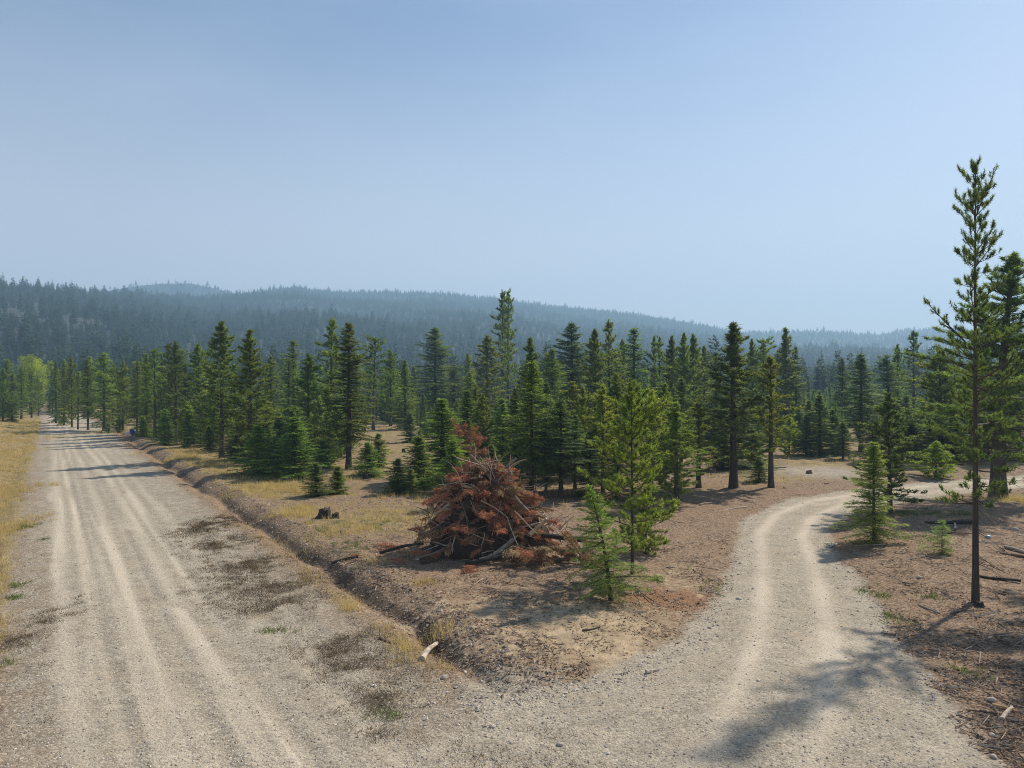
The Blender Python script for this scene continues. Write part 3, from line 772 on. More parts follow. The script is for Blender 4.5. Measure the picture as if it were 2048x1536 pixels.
TREES = [
    # the near ones, one by one
    ('pine_tree', 1951, 1204, 322, 'tallpine', 128, DARK, "tall open pine with long bare trunk, standing alone right of the driveway", 0.0),
    ('pine_tree', 1996, 996, 498, 'leanpine', 270, MID, "thick-trunked leaning conifer filling the right edge beside the driveway", 0.035),
    ('pine_tree', 1265, 1148, 765, 'goldpine', 122, (0.25, 0.300, 0.064), "yellow-green pine with a rusty tip, right of the brush pile", -0.01),
    ('fir_sapling', 1222, 1200, 966, 'smallfir', 124, (0.190, 0.270, 0.076), "small leaning fir in front of the yellow-green pine by the brush pile", -0.12),
    ('fir_sapling', 1748, 1084, 884, 'roadfir', 96, (0.27, 0.33, 0.10), "bright young fir on the inner side of the driveway bend", 0.0),
    ('fir_seedling', 1884, 1107, 1042, 'seedling', 56, BRIGHT, "knee-high green seedling left of the tall lone pine's trunk", 0.0),
    ('pine_tree', 1780, 1027, 787, 'pineB', 95, DARK, "dark slender pine right behind the young fir at the driveway bend", 0.0),
    ('pine_tree', 1467, 976, 641, 'pineE', 118, DARK, "tallest dark pine left of the driveway curve, bare trunk foot", 0.0),
    ('pine_tree', 1542, 975, 713, 'pineC', 70, OLIVE, "thin pine with browning top and bare trunk left of the driveway curve", 0.0),
    ('pine_tree', 1353, 1010, 806, 'pineB', 104, MID, "short pine on a thin pole right of the yellow-green pine", 0.0),
    ('pine_tree', 1397, 975, 806, 'pineC', 66, OLIVE, "very thin small pine between two larger pines right of centre", 0.0),
    ('fir_sapling', 1518, 963, 912, 'youngB', 44, GREY, "tiny fir between the tall dark pine and the browning thin pine", 0.0),
    ('young_fir', 1444, 938, 860, 'youngA', 80, BLUE, "bushy dark fir touching the left side of the tall dark pine's foot", 0.0),
    ('young_fir', 1506, 936, 862, 'youngA', 72, MID, "bushy green fir on the right of the tall dark pine's foot", 0.0),
    ('young_pine', 1578, 912, 836, 'youngC', 52, LIME, "light green young pine beyond the driveway curve, left of a dense thicket", 0.0),
    ('young_fir', 1640, 912, 788, 'firB', 66, MID, "tallest fir in the dense young thicket behind the driveway", 0.0),
    ('young_fir', 1612, 913, 828, 'firB', 46, BLUE, "left fir of the dense young thicket behind the driveway", 0.0),
    ('young_fir', 1665, 908, 818, 'firB', 46, MID, "right fir of the dense young thicket behind the driveway", 0.0),
    ('young_fir', 1686, 918, 842, 'firC', 44, DARK, "low dark fir at the right end of the young thicket", 0.0),
    ('fir_tree', 1722, 903, 703, 'firC', 92, BLUE, "dark layered fir with open lower trunk, above the driveway's young fir", 0.0),
    ('fir_tree', 697, 937, 640, 'firA', 112, DARK, "full dark conical fir with clear trunk foot, left of centre", 0.0),
    ('pine_tree', 662, 892, 633, 'pineA', 62, MID, "tall open pine peeking left behind the full conical fir", 0.0),
    ('pine_tree', 444, 916, 640, 'pineD', 84, MID, "tall pine with black bare trunk at the edge of the yellow grass", 0.0),
    ('pine_tree', 500, 928, 655, 'pineE', 78, OLIVE, "tall dense pine rising behind the bright saplings left of centre", 0.0),
    ('pine_tree', 310, 876, 694, 'pineA', 46, MID, "leftmost of three tall roadside pines with bare dark trunks", 0.0),
    ('pine_tree', 338, 880, 683, 'pineA', 42, DARK, "middle of three tall roadside pines with bare dark trunks", 0.0),
    ('pine_tree', 352, 884, 681, 'pineD', 48, DARK, "rightmost of three tall roadside pines with bare dark trunks", 0.0),
    ('pine_tree', 398, 870, 686, 'pineD', 58, MID, "pine with curved trunk between the roadside trio and the grass-edge pine", 0.0),
    ('fir_tree', 541, 884, 706, 'firC', 46, BLUE, "dark ragged fir behind the bright saplings", 0.0),
    ('fir_tree', 577, 876, 718, 'firE', 52, BLUE, "dark blue-green fir right of the ragged fir behind the saplings", 0.0),
    ('pine_tree', 616, 895, 704, 'pineE', 66, MID, "round-headed pine just left of the full conical fir", 0.0),
    ('fir_sapling', 515, 948, 850, 'youngA', 84, BRIGHT, "bright fir sapling left in the sapling clump by the yellow grass", 0.0),
    ('fir_sapling', 588, 952, 834, 'youngA', 100, BRIGHT, "largest bright fir sapling in the clump by the yellow grass", 0.0),
    ('fir_sapling', 553, 950, 872, 'youngB', 62, MID, "low fir sapling in the middle of the clump by the yellow grass", 0.0),
    ('fir_sapling', 645, 934, 878, 'youngB', 54, BRIGHT, "round bright sapling between the clump and the full conical fir", 0.0),
    ('fir_sapling', 632, 992, 925, 'youngA', 54, BLUE, "left one of two small dark firs beside the charred stump", 0.0),
    ('fir_sapling', 675, 988, 932, 'youngB', 46, MID, "right one of two small firs beside the charred stump", 0.0),
    ('fir_sapling', 470, 919, 872, 'youngB', 38, BRIGHT, "small fir right beside the grass-edge pine's trunk", 0.0),
    ('fir_sapling', 735, 952, 884, 'youngA', 62, BRIGHT, "rounded sapling in the clearing right of the full conical fir", 0.0),
    ('fir_sapling', 757, 934, 866, 'youngB', 42, MID, "narrow sapling behind the rounded one in the clearing", 0.0),
    ('fir_tree', 884, 962, 795, 'firB', 112, BRIGHT, "bushy bright green fir directly behind the left of the brush pile", 0.0),
    ('young_fir', 838, 975, 872, 'youngA', 84, MID, "low broad fir on the left skirt of the bushy bright fir", 0.0),
    ('young_fir', 796, 988, 916, 'youngA', 64, BLUE, "low dark shrubby fir left behind the brush pile", 0.0),
    ('fir_sapling', 822, 990, 937, 'youngB', 36, GREY, "pale grey-green little fir left behind the brush pile", 0.0),
    ('fir_tree', 1063, 993, 716, 'firC', 104, MID, "large fir with dark dead lower branches behind the pile's right side", 0.0),
    ('fir_tree', 1122, 996, 794, 'firC', 106, BLUE, "shaded fir with black dead skirt, right behind the brush pile", 0.0),
    ('pine_tree', 1060, 915, 672, 'pineE', 64, MID, "pine top showing above the large fir with dead lower branches", 0.0),
    ('fir_tree', 870, 846, 652, 'firD', 88, DARK, "dark round-topped conifer against the hazy hill left of centre", 0.0),
    ('fir_tree', 908, 842, 726, 'firA', 56, DARK, "small dark layered fir at the right foot of the round-topped conifer", 0.0),
    ('pine_tree', 974, 852, 668, 'pineD', 72, OLIVE, "narrow olive pine just left of the tallest double pine", 0.0),
    ('pine_tree', 1005, 842, 579, 'pineA', 48, DARK, "tallest thin pine at the centre, its top above the ridge line", 0.0),
    ('pine_tree', 1016, 846, 582, 'pineC', 32, MID, "second stem close beside the tallest thin pine at the centre", 0.0),
    ('fir_tree', 1143, 872, 642, 'firD', 100, BLUE, "blue-green broad fir right of the tallest central pine", 0.0),
    ('pine_tree', 1218, 884, 637, 'pineA', 52, OLIVE, "thin spiky pine above the yellow-green pine, right of the blue-green fir", 0.0),
    ('pine_tree', 1190, 890, 656, 'pineD', 72, OLIVE, "olive pine between the blue-green fir and the thin spiky pine", 0.0),
    ('fir_tree', 1268, 878, 652, 'firE', 98, MID, "broad conical fir directly behind the yellow-green pine", 0.0),
    ('fir_sapling', 820, 884, 826, 'youngB', 38, BLUE, "small dark fir at the far side of the grassy clearing", 0.0),
    ('young_fir', 962, 930, 792, 'firB', 66, MID, "green fir seen behind the red dead top of the brush pile", 0.0),
    ('young_fir', 1006, 936, 806, 'firB', 62, BRIGHT, "lighter fir right behind the red dead top of the brush pile", 0.0),
    ('pine_tree', 1166, 956, 774, 'pineB', 66, OLIVE, "small olive pine left behind the yellow-green pine", 0.0),
    ('pine_tree', 1206, 985, 772, 'pineB', 84, YEL, "yellowish pine immediately left behind the yellow-green pine", 0.0),
    ('pine_tree', 1302, 990, 782, 'pineB', 92, YEL, "yellowish pine immediately right behind the yellow-green pine", 0.0),
    ('young_fir', 1180, 992, 862, 'firB', 64, BLUE, "dark young fir behind the small leaning fir", 0.0),
    ('young_pine', 1292, 1108, 975, 'youngC', 66, OLIVE, "bushy little pine at the foot of the yellow-green pine", 0.0),
    ('pine_tree', 1308, 878, 673, 'pineC', 30, MID, "left of twin thin pines right of the broad conical fir", 0.0),
    ('pine_tree', 1320, 876, 674, 'pineC', 28, MID, "right of twin thin pines right of the broad conical fir", 0.0),
    ('pine_tree', 1343, 884, 670, 'pineD', 46, DARK, "dark-headed pine left of a pair of equal pines right of centre", 0.0),
    ('pine_tree', 1368, 890, 664, 'pineD', 54, MID, "left one of a pair of equal pines right of centre", 0.0),
    ('pine_tree', 1386, 888, 666, 'pineD', 54, GREY, "right one of a pair of equal pines right of centre", 0.0),
    ('fir_tree', 1362, 930, 752, 'firC', 70, DARK, "dark fir with black lower crown under the pair of equal pines", 0.0),
    ('fir_tree', 1432, 890, 700, 'firE', 60, BLUE, "blue-green fir crown left behind the tall dark pine", 0.0),
    ('pine_tree', 1505, 874, 675, 'pineD', 42, MID, "pine rising right behind the tall dark pine", 0.0),
    ('pine_tree', 1527, 872, 678, 'pineF', 38, MID, "pine directly behind the browning thin pine", 0.0),
    ('pine_tree', 1570, 874, 654, 'pineE', 58, GREY, "tall hazy pine above the light green young pine beyond the driveway", 0.0),
    ('fir_tree', 1592, 872, 690, 'firA', 46, BLUE, "hazy fir on the right shoulder of the tall hazy pine", 0.0),
    ('fir_tree', 1684, 856, 714, 'firA', 50, BLUE, "blue-grey fir left of the dark layered fir beyond the driveway", 0.0),
    ('fir_tree', 1777, 874, 707, 'firF', 64, BLUE, "blue-green fir right of the dark layered fir beyond the driveway", 0.0),
    ('pine_tree', 1795, 866, 686, 'pineD', 34, MID, "slim pine behind the blue-green fir on the right", 0.0),
    ('pine_tree', 1827, 856, 660, 'pineA', 46, DARK, "lone dark pine against the hazy hill left of the tall lone pine", 0.0),
    ('young_fir', 1822, 922, 848, 'youngA', 84, DARK, "dark bushy fir on the far side of the driveway at right", 0.0),
    ('young_fir', 1906, 925, 838, 'youngA', 96, BLUE, "broad dark fir beyond the driveway behind the tall lone pine", 0.0),
    ('young_pine', 1872, 955, 884, 'youngC', 74, LIME, "low light green pine on the far driveway verge", 0.0),
    ('pine_tree', 1882, 922, 700, 'pineB', 112, OLIVE, "leafy pine beyond the driveway, left behind the tall lone pine", 0.0),
    ('fir_tree', 1972, 912, 668, 'firA', 100, MID, "fir beyond the driveway between the lone pine and the leaning conifer", 0.0),
    ('fir_tree', 2036, 915, 640, 'firA', 110, DARK, "dark fir beyond the driveway at the very right edge", 0.0),
    ('pine_tree', 747, 860, 675, 'pineF', 44, MID, "slim pine against the hill, right of the full conical fir", 0.0),
    ('pine_tree', 781, 852, 699, 'pineD', 42, MID, "middle one of three slim trees at the back of the clearing", 0.0),
    ('fir_tree', 810, 860, 718, 'firB', 46, MID, "green fir at the right end of the back of the clearing", 0.0),
    ('young_fir', 934, 925, 778, 'firB', 74, MID, "green fir between the bushy bright fir and the pile's red top", 0.0),
    ('fir_tree', 1032, 958, 770, 'firC', 66, DARK, "narrow dark fir left against the large fir with dead lower branches", 0.0),
    ('fir_tree', 1092, 960, 760, 'firC', 70, BLUE, "fir wedged between the large fir and the shaded black-skirted fir", 0.0),
    ('young_fir', 1150, 978, 826, 'firC', 70, BLUE, "shaded fir with dead skirt just right of the black-skirted fir", 0.0),
    ('pine_tree', 1146, 930, 764, 'pineB', 66, OLIVE, "bright-topped pine above the black-skirted fir", 0.0),
    ('young_fir', 1092, 996, 860, 'firC', 66, DARK, "low black-skirted fir right behind the brush pile's crest", 0.0),
    ('pine_tree', 1232, 945, 745, 'pineD', 70, OLIVE, "pine whose head shows left above the yellow-green pine", 0.0),
    ('pine_tree', 1330, 950, 768, 'pineB', 74, MID, "pine filling the gap between the yellowish pine and the short pole pine", 0.0),
    ('young_fir', 1236, 1000, 880, 'firB', 60, MID, "fir low behind the yellow-green pine's trunk", 0.0),
    ('young_fir', 905, 985, 880, 'youngA', 80, BRIGHT, "bright low fir right under the bushy bright fir by the pile", 0.0),
    ('young_fir', 1030, 990, 890, 'youngA', 74, DARK, "dark low fir behind the brush pile's forked log", 0.0),
    ('fir_tree', 1104, 885, 694, 'firA', 70, MID, "fir left of the blue-green broad fir", 0.0),
    ('fir_tree', 940, 880, 742, 'firA', 52, MID, "fir in the gap right of the small dark layered fir", 0.0),
    ('pine_tree', 1245, 860, 676, 'pineD', 52, GREY, "hazy pine between the thin spiky pine and the broad conical fir", 0.0),
    ('pine_tree', 1408, 870, 690, 'pineD', 50, GREY, "hazy pine between the pair of equal pines and the blue-green fir", 0.0),
    ('young_fir', 1488, 905, 800, 'firB', 56, DARK, "dark fir low behind the tall dark pine", 0.0),
    ('young_fir', 1745, 925, 838, 'firB', 60, DARK, "dark undergrowth fir beyond the driveway, below the dark layered fir", 0.0),
    ('young_fir', 1790, 918, 820, 'firB', 64, MID, "undergrowth fir beyond the driveway behind the dark slender pine", 0.0),
    ('young_fir', 1860, 912, 812, 'firB', 70, BLUE, "tall undergrowth fir beyond the driveway, behind the leafy pine", 0.0),
    ('young_fir', 1945, 916, 834, 'firB', 76, DARK, "undergrowth fir beyond the driveway just right of the lone pine", 0.0),
    ('young_fir', 2010, 918, 845, 'youngA', 90, DARK, "bushy fir beyond the driveway at the leaning conifer's foot", 0.0),
    ('fir_tree', 655, 905, 770, 'firB', 60, MID, "mid-height fir left under the full conical fir", 0.0),
    ('fir_tree', 470, 890, 730, 'firC', 54, DARK, "dark fir between the grass-edge pine and the dense pine", 0.0),
    ('fir_tree', 425, 885, 742, 'firB', 50, MID, "fir left behind the grass-edge pine", 0.0),
    ('fir_tree', 370, 872, 728, 'firB', 46, DARK, "fir right behind the roadside trio", 0.0),
    ('fir_tree', 324, 868, 740, 'firB', 40, DARK, "fir in the gap of the roadside trio", 0.0),
    # stand along the road
    ('pine_tree', 156, 859, 744, 'pineC', 20, MID, "thin pole-like pine beside the road with almost no crown", 0.0),
    ('fir_tree', 176, 860, 716, 'firA', 42, DARK, "dark dense fir right of the pole-like pine beside the road", 0.0),
    ('fir_tree', 208, 862, 703, 'firF', 52, MID, "broad bright fir in the roadside stand", 0.0),
    ('pine_tree', 246, 863, 723, 'pineB', 38, OLIVE, "olive pine left of the dumped blue bundle", 0.0),
    ('fir_tree', 274, 866, 721, 'firC', 42, DARK, "dark fir with dead lower branches behind the dumped blue bundle", 0.0),
    ('fir_tree', 292, 871, 705, 'firB', 40, MID, "green fir between the dumped bundle and the roadside trio", 0.0),
    ('fir_tree', 112, 846, 722, 'firB', 30, MID, "first green fir on the right where the road narrows away", 0.0),
    ('fir_tree', 128, 850, 718, 'firB', 34, GREY, "second fir on the right where the road narrows away", 0.0),
    ('pine_tree', 144, 854, 714, 'pineB', 34, GREY, "third tree on the right where the road narrows away", 0.0),
    ('pine_tree', 226, 858, 728, 'pineB', 36, OLIVE, "olive pine right of the broad bright fir in the roadside stand", 0.0),
    ('fir_sapling', 216, 866, 846, 'youngB', 18, BRIGHT, "tiny bright sapling in front of the roadside stand", 0.0),
    ('fir_sapling', 238, 868, 834, 'youngB', 24, BRIGHT, "pale sapling left of the dumped blue bundle", 0.0),
    ('fir_sapling', 286, 872, 832, 'youngB', 30, LIME, "light sapling right of the dumped blue bundle", 0.0),
    ('fir_sapling', 330, 890, 818, 'youngA', 42, BRIGHT, "green sapling at the foot of the roadside trio", 0.0),
    ('fir_sapling', 376, 896, 822, 'youngA', 46, MID, "green sapling right of the roadside trio", 0.0),
    ('fir_sapling', 418, 902, 850, 'youngB', 36, MID, "sapling left behind the grass-edge pine", 0.0),
    # left of the road
    ('pine_tree', 6, 843, 737, 'pineB', 34, MID, "pine at the far left edge of the picture beside the road", 0.0),
    ('fir_tree', 24, 843, 744, 'firB', 34, DARK, "dark fir left of the road under the yellow-green broadleaf tree", 0.0),
    ('pine_tree', 43, 839, 735, 'pineD', 30, MID, "pine with visible trunk left of the road bend", 0.0),
    ('pine_tree', 63, 836, 742, 'pineB', 32, MID, "full pine left of the road under the broadleaf crown", 0.0),
    ('pine_tree', 77, 832, 752, 'pineB', 24, GREY, "last pine left of the road where it disappears", 0.0),
]
for (nm, px, py, ptop, proto, cw, color, label, lean) in TREES:
    place_tree(nm, px, py, ptop, proto, cw, color, label, 'tree', None, lean)

# a pine just right of the frame whose limbs reach into it and whose shade lies on the driveway
place_tree('pine_tree', 0, 0, 0, 'leanpine', 0, MID, "pine partly cut by the right edge, in front of the leaning conifer", 'tree', None, 0.0, xyz=(20.6, 24.2), height=12.5, width=5.2)

# yellow-green broadleaf tree at the road's end
def broadleaf(px, py, ptop, cw, label):
    x, y, z = gp(px, py)
    H = (py - ptop) * y / FPX; R = cw * y / FPX / 2
    g = np.random.default_rng(5)
    tr = TB(); cr = TB()
    tr.tube([(0, 0, -.2), (0.1, 0, H * .3), (-0.1, 0.1, H * .6), (0.1, 0, H * .85)], [0.25, 0.2, 0.13, 0.05], 7, 0, 0.5)
    for k in range(34):
        a = g.uniform(0, 6.28); h = g.uniform(0.35, 0.97); rr = R * math.sqrt(max(0.05, 1 - ((h - 0.62) / 0.42) ** 2)) * g.uniform(0.35, 1.0)
        c = np.array([rr * math.cos(a), rr * math.sin(a), h * H])
        tr.tube([(0, 0, h * H * 0.7), c], [0.06, 0.02], 4, 0, 0.4)
        n = 260
        d = unit(g.normal(0, 1, (n, 3))); p = c + d * (R * 0.34) * (g.random((n, 1)) ** 0.45) * np.array([1, 1, 0.75])
        dd = unit(g.normal(0, 1, (n, 3)))
        cr.blades(p, dd, unit(np.cross(dd, g.normal(0, 1, (n, 3)))), g.uniform(.16, .3, n), 0.16, np.clip(g.normal(0.5, 0.2) + g.normal(0, 0.12, n), 0, 1))
    root = link(bpy.data.objects.new("broadleaf_tree", None)); root.location = (x, y, z)
    tag(root, label, 'tree')
    link(bpy.data.objects.new("trunk", tr.mesh("broadleaf_trunk", [M_BARK], True)), root)
    c = link(bpy.data.objects.new("crown", cr.mesh("broadleaf_crown", [M_NEEDLE])), root); c.color = (0.30, 0.36, 0.07, 1)


broadleaf(60, 829, 712, 62, "yellow-green broadleaf tree standing over the pines left of the road's end")

# trees of the middle distance nobody would tell apart: filled stands
named = np.array([gp(t[1], t[2])[:2] for t in TREES])
taken = [tuple(p) for p in named]
g = np.random.default_rng(99)
ZONES = [
    # px range, depth range, count, group, label
    ((96, 330), (112, 190), 34, "trees of the roadside stand", "tree deep in the dense stand right of the far road"),
    ((330, 720), (100, 230), 52, "trees behind the grassy verge", "tree in the dense stand behind the roadside saplings"),
    ((700, 1120), (135, 290), 50, "trees behind the clearing", "tree in the distant stand behind the clearing and brush pile"),
    ((1080, 1480), (88, 240), 52, "trees behind the yellow-green pine", "tree in the distant stand behind the yellow-green pine"),
    ((1480, 2090), (120, 300), 60, "trees beyond the driveway", "tree in the distant stand beyond the driveway"),
    ((-60, 96), (165, 260), 20, "trees left of the road's end", "tree in the stand where the road disappears on the left"),
]
THICKETS = [
    ((930, 1400), (47, 84), 44, "young trees of the thicket behind the brush pile", "young conifer in the thicket between the brush pile and the distant stand", (2.2, 6.5)),
    ((440, 760), (64, 96), 26, "young trees behind the roadside saplings", "young conifer scattered behind the bright saplings left of centre", (1.6, 5.0)),
    ((1560, 2060), (72, 118), 44, "young trees beyond the driveway", "young conifer in the undergrowth just beyond the driveway", (1.8, 6.0)),
    ((130, 430), (84, 118), 28, "young trees along the far road", "young conifer at the front of the roadside stand", (1.6, 5.5)),
]
g3 = np.random.default_rng(123)
for (p0, p1), (d0, d1), cnt, grp, lab, (h0, h1) in THICKETS:
    n = 0; tries = 0
    while n < cnt and tries < 4000:
        tries += 1
        d = math.sqrt(g3.uniform(d0 * d0, d1 * d1)); px = g3.uniform(p0, p1); x = (px - 1024) * d / FPX
        s, t = road_st(x, d)
        if -4 < s < 14.5 and t < 200: continue
        if float(drive_dist(np.array([x]), np.array([d]))[0][0]) < 4.0: continue
        if 700 < px < 850 and d < 120: continue
        if abs(x - 24) < 6 and abs(d - 57) < 6: continue
        if d < 62 and 1235 < px < 1420: continue
        if min((x - a) ** 2 + (d - b) ** 2 for a, b in taken) < 2.2: continue
        h = g3.uniform(h0, h1) ** 1.0
        k = ['firB', 'youngA', 'youngA', 'youngB', 'youngC', 'pineB', 'firC'][g3.integers(7)]
        if h < 2.6 and k in ('firB', 'pineB', 'firC'): k = 'youngB'
        asp = P[k]['R'] / P[k]['H'] * g3.uniform(0.8, 1.2)
        colr = [MID, BRIGHT, BRIGHT, BLUE, GREY, OLIVE, LIME, DARK][g3.integers(8)]
        place_tree('young_conifer', 0, 0, 0, k, 0, colr, lab, 'tree', grp, g3.normal(0, 0.03), xyz=(x, d), height=h, width=2 * asp * h)
        taken.append((x, d)); n += 1
KINDS = ['pineD', 'pineE', 'firA', 'firB', 'pineB', 'firD', 'firC', 'pineA', 'firE', 'firE', 'pineF', 'pineF', 'firF', 'firF']
for (p0, p1), (d0, d1), cnt, grp, lab in ZONES:
    cnt = int(cnt * 0.8)
    n = 0; tries = 0
    while n < cnt and tries < 4000:
        tries += 1
        d = math.sqrt(g.uniform(d0 * d0, d1 * d1)); px = g.uniform(p0, p1); x = (px - 1024) * d / FPX
        s, t = road_st(x, d)
        if -4 < s < 12.5 and t < 200: continue
        if s < 0 and p0 >= 0: continue
        if 735 < px < 825 and d < 140: continue
        if min((x - a) ** 2 + (d - b) ** 2 for a, b in taken) < 9.0: continue
        h = (g.uniform(7.5, 14.5) if g.random() < 0.75 else g.uniform(4.0, 7.5)) * (1.15 if g.random() < 0.12 else 1.0)
        h *= 0.85 + 0.15 * min(1, d / 200)
        k = KINDS[g.integers(len(KINDS))]
        asp = P[k]['R'] / P[k]['H'] * g.uniform(0.8, 1.2)
        colr = [DARK, MID, MID, BLUE, GREY, OLIVE, BRIGHT, LIME][g.integers(8)]
        place_tree('conifer', 0, 0, 0, k, 0, colr, lab, 'tree', grp, g.normal(0, 0.02), xyz=(x, d), height=h, width=2 * asp * h)
        taken.append((x, d)); n += 1

# ------------------------------------------------------------------ far forest on the plain and the hills
def far_tree(seed, H, R, cb, n, slim):
    g = np.random.default_rng(seed); b = TB()
    b.tube([(0, 0, -1.5), (0, 0, H * 0.5), (0, 0, H)], [0.22, 0.13, 0.02], 4, 1, 0.4)
    h = cb + (1 - cb) * (1 - np.sqrt(g.random(n) * 0.985))
    f = (h - cb) / (1 - cb)
    r = R * (1 - f) ** slim * np.clip(0.6 + 2.5 * f, 0, 1) + 0.12
    a = g.uniform(0, 6.283, n); rr = r * g.uniform(0.15, 0.75, n)
    rd = np.stack([np.cos(a), np.sin(a), np.zeros(n)], 1)
    p = rd * rr[:, None] + np.array([0, 0, 1.]) * (h * H)[:, None]
    d = unit(rd + np.array([0, 0, 1.]) * (-0.35 + 0.9 * f)[:, None] + g.normal(0, 0.25, (n, 3)))
    s = unit(np.cross(d, np.array([0, 0, 1.]) + g.normal(0, 0.5, (n, 3))))
    b.blades(p, d, s, r * g.uniform(0.45, 0.9, n) + 0.15, 0.42 * R * (0.55 + 0.6 * (1 - f)), np.clip(g.normal(0.45, 0.22, n), 0, 1))
    return b.mesh("far_conifer", [M_FARNEEDLE, M_TWIG])


FAR = [far_tree(201, 17, 2.6, 0.14, 330, 0.8), far_tree(202, 15, 2.2, 0.08, 300, 0.95), far_tree(203, 18, 2.9, 0.34, 280, 0.6), far_tree(204, 12, 2.2, 0.04, 260, 0.85)]
far_src = []
for i, (x, y) in enumerate([(-60, 330), (-20, 335), (45, 332), (120, 328)]):
    o = link(bpy.data.objects.new("conifer", FAR[i])); o.location = (x, y, gz(x, y))
    tag(o, "far conifer on the plain in front of the hazy hill foot", 'tree', "far conifers on the plain")
    far_src.append(o)

pts = []; scl = []; rot = []; idx = []


def add_pts(X, Y, Z, s, g):
    n = len(X)
    pts.append(np.stack([X, Y, Z], 1)); scl.append(s)
    rot.append(g.uniform(0, 6.28, n)); idx.append(g.integers(0, 4, n))


def hill_forest(hill, px0, px1, spacing, seed, sparse=None, tmax=1.06, tmin=0.0):
    g = np.random.default_rng(seed)
    u0, u1 = (px0 - 1024) / FPX, (px1 - 1024) / FPX
    Dm = hill.p[:, 2].max() * 1.05; Fm = hill.p[:, 3].min()
    n = int((u1 - u0) * (Dm ** 2 - Fm ** 2) / 2 / spacing ** 2)
    u = g.uniform(u0, u1, n); Y = np.sqrt(g.uniform(Fm ** 2, Dm ** 2, n))
    px = 1024 + u * FPX
    D = np.interp(px, hill.p[:, 0], hill.p[:, 2]); F = np.interp(px, hill.p[:, 0], hill.p[:, 3])
    t = (Y - F) / (D - F)
    keep = (t > tmin) & (t < tmax)
    dens = fbm(u * Y / 60.0, Y / 60.0, seed + 3, 3)
    thr = 0.08 if sparse is None else sparse(px, t)
    keep &= (dens + g.uniform(-0.12, 0.12, n)) > thr
    u = u[keep]; t = t[keep]
    X, Y, Z = hill.at(u, t)
    s = np.clip(g.lognormal(-0.34, 0.30, len(X)), 0.3, 1.5)
    add_pts(X, Y, Z, s, g)


hill_forest(HILL_A, -120, 520, 7.4, 301, lambda px, t: 0.24 + 0.20 * sstep(350, 0, px) * sstep(0.15, 0.6, t))
hill_forest(HILL_A, 520, 1620, 8.8, 302)
hill_forest(HILL_FAR, 120, 780, 12.0, 303, None, 1.05, 0.55)
hill_forest(HILL_R, 1380, 2160, 12.5, 304, None, 1.05, 0.25)
hill_forest(HILL_M, 1330, 2160, 9.0, 305, None, 1.1)
# plain between the built trees and the hill feet
gg = np.random.default_rng(306)
n = 9000
Yp = np.sqrt(gg.uniform(235 ** 2, 680 ** 2, n)); up = gg.uniform(-0.78, 0.78, n); Xp = Yp * up
sp, tp = road_st(Xp, Yp)
k = ((Yp > 300) | (np.abs(up) < 0.6)) & ~((sp > -4) & (sp < 9) & (tp < 205)) & (fbm(Xp / 40, Yp / 40, 91, 3) > 0.33)
Xp, Yp, up = Xp[k], Yp[k], up[k]
pxp = 1024 + up * FPX
k = Yp < np.interp(pxp, HILL_A.p[:, 0], HILL_A.p[:, 3]) + 30
Xp, Yp = Xp[k], Yp[k]
add_pts(Xp, Yp, ground_z(Xp, Yp), np.clip(gg.lognormal(-0.25, 0.25, len(Xp)), 0.4, 1.3), gg)

pts = np.concatenate(pts); scl = np.concatenate(scl); rot = np.concatenate(rot); idx = np.concatenate(idx)
fm = bpy.data.meshes.new("forest_points")
fm.vertices.add(len(pts)); fm.vertices.foreach_set("co", pts.astype(np.float32).ravel())
for an, typ, arr in (("scl", 'FLOAT', scl.astype(np.float32)), ("rot", 'FLOAT', rot.astype(np.float32)), ("idx", 'INT', idx.astype(np.int32))):
    at = fm.attributes.new(an, typ, 'POINT'); at.data.foreach_set("value", arr)
forest = link(bpy.data.objects.new("forest", fm))
tag(forest, "hazy conifer forest covering the distant hills and the plain before them", "forest", None, "stuff")
ng = bpy.data.node_groups.new("forest_scatter", 'GeometryNodeTree')
ng.interface.new_socket("Geometry", in_out='INPUT', socket_type='NodeSocketGeometry')
ng.interface.new_socket("Geometry", in_out='OUTPUT', socket_type='NodeSocketGeometry')
gi = ng.nodes.new('NodeGroupInput'); go = ng.nodes.new('NodeGroupOutput')
m2p = ng.nodes.new('GeometryNodeMeshToPoints')
iop = ng.nodes.new('GeometryNodeInstanceOnPoints')
iop.inputs['Pick Instance'].default_value = True
jn = ng.nodes.new('GeometryNodeJoinGeometry')
for o in far_src[::-1]:
    oi = ng.nodes.new('GeometryNodeObjectInfo'); oi.inputs['Object'].default_value = o; oi.inputs['As Instance'].default_value = True
    ng.links.new(oi.outputs['Geometry'], jn.inputs[0])
na = {}
for an, typ in (("scl", 'FLOAT'), ("rot", 'FLOAT'), ("idx", 'INT')):
    a = ng.nodes.new('GeometryNodeInputNamedAttribute'); a.data_type = typ; a.inputs['Name'].default_value = an; na[an] = a
cx = ng.nodes.new('ShaderNodeCombineXYZ'); ng.links.new(na['rot'].outputs['Attribute'], cx.inputs['Z'])
ng.links.new(gi.outputs[0], m2p.inputs['Mesh'])
ng.links.new(m2p.outputs['Points'], iop.inputs['Points'])
ng.links.new(jn.outputs[0], iop.inputs['Instance'])
ng.links.new(na['idx'].outputs['Attribute'], iop.inputs['Instance Index'])
ng.links.new(cx.outputs[0], iop.inputs['Rotation'])
ng.links.new(na['scl'].outputs['Attribute'], iop.inputs['Scale'])
ng.links.new(iop.outputs['Instances'], go.inputs[0])
mod = forest.modifiers.new("scatter", 'NODES'); mod.node_group = ng


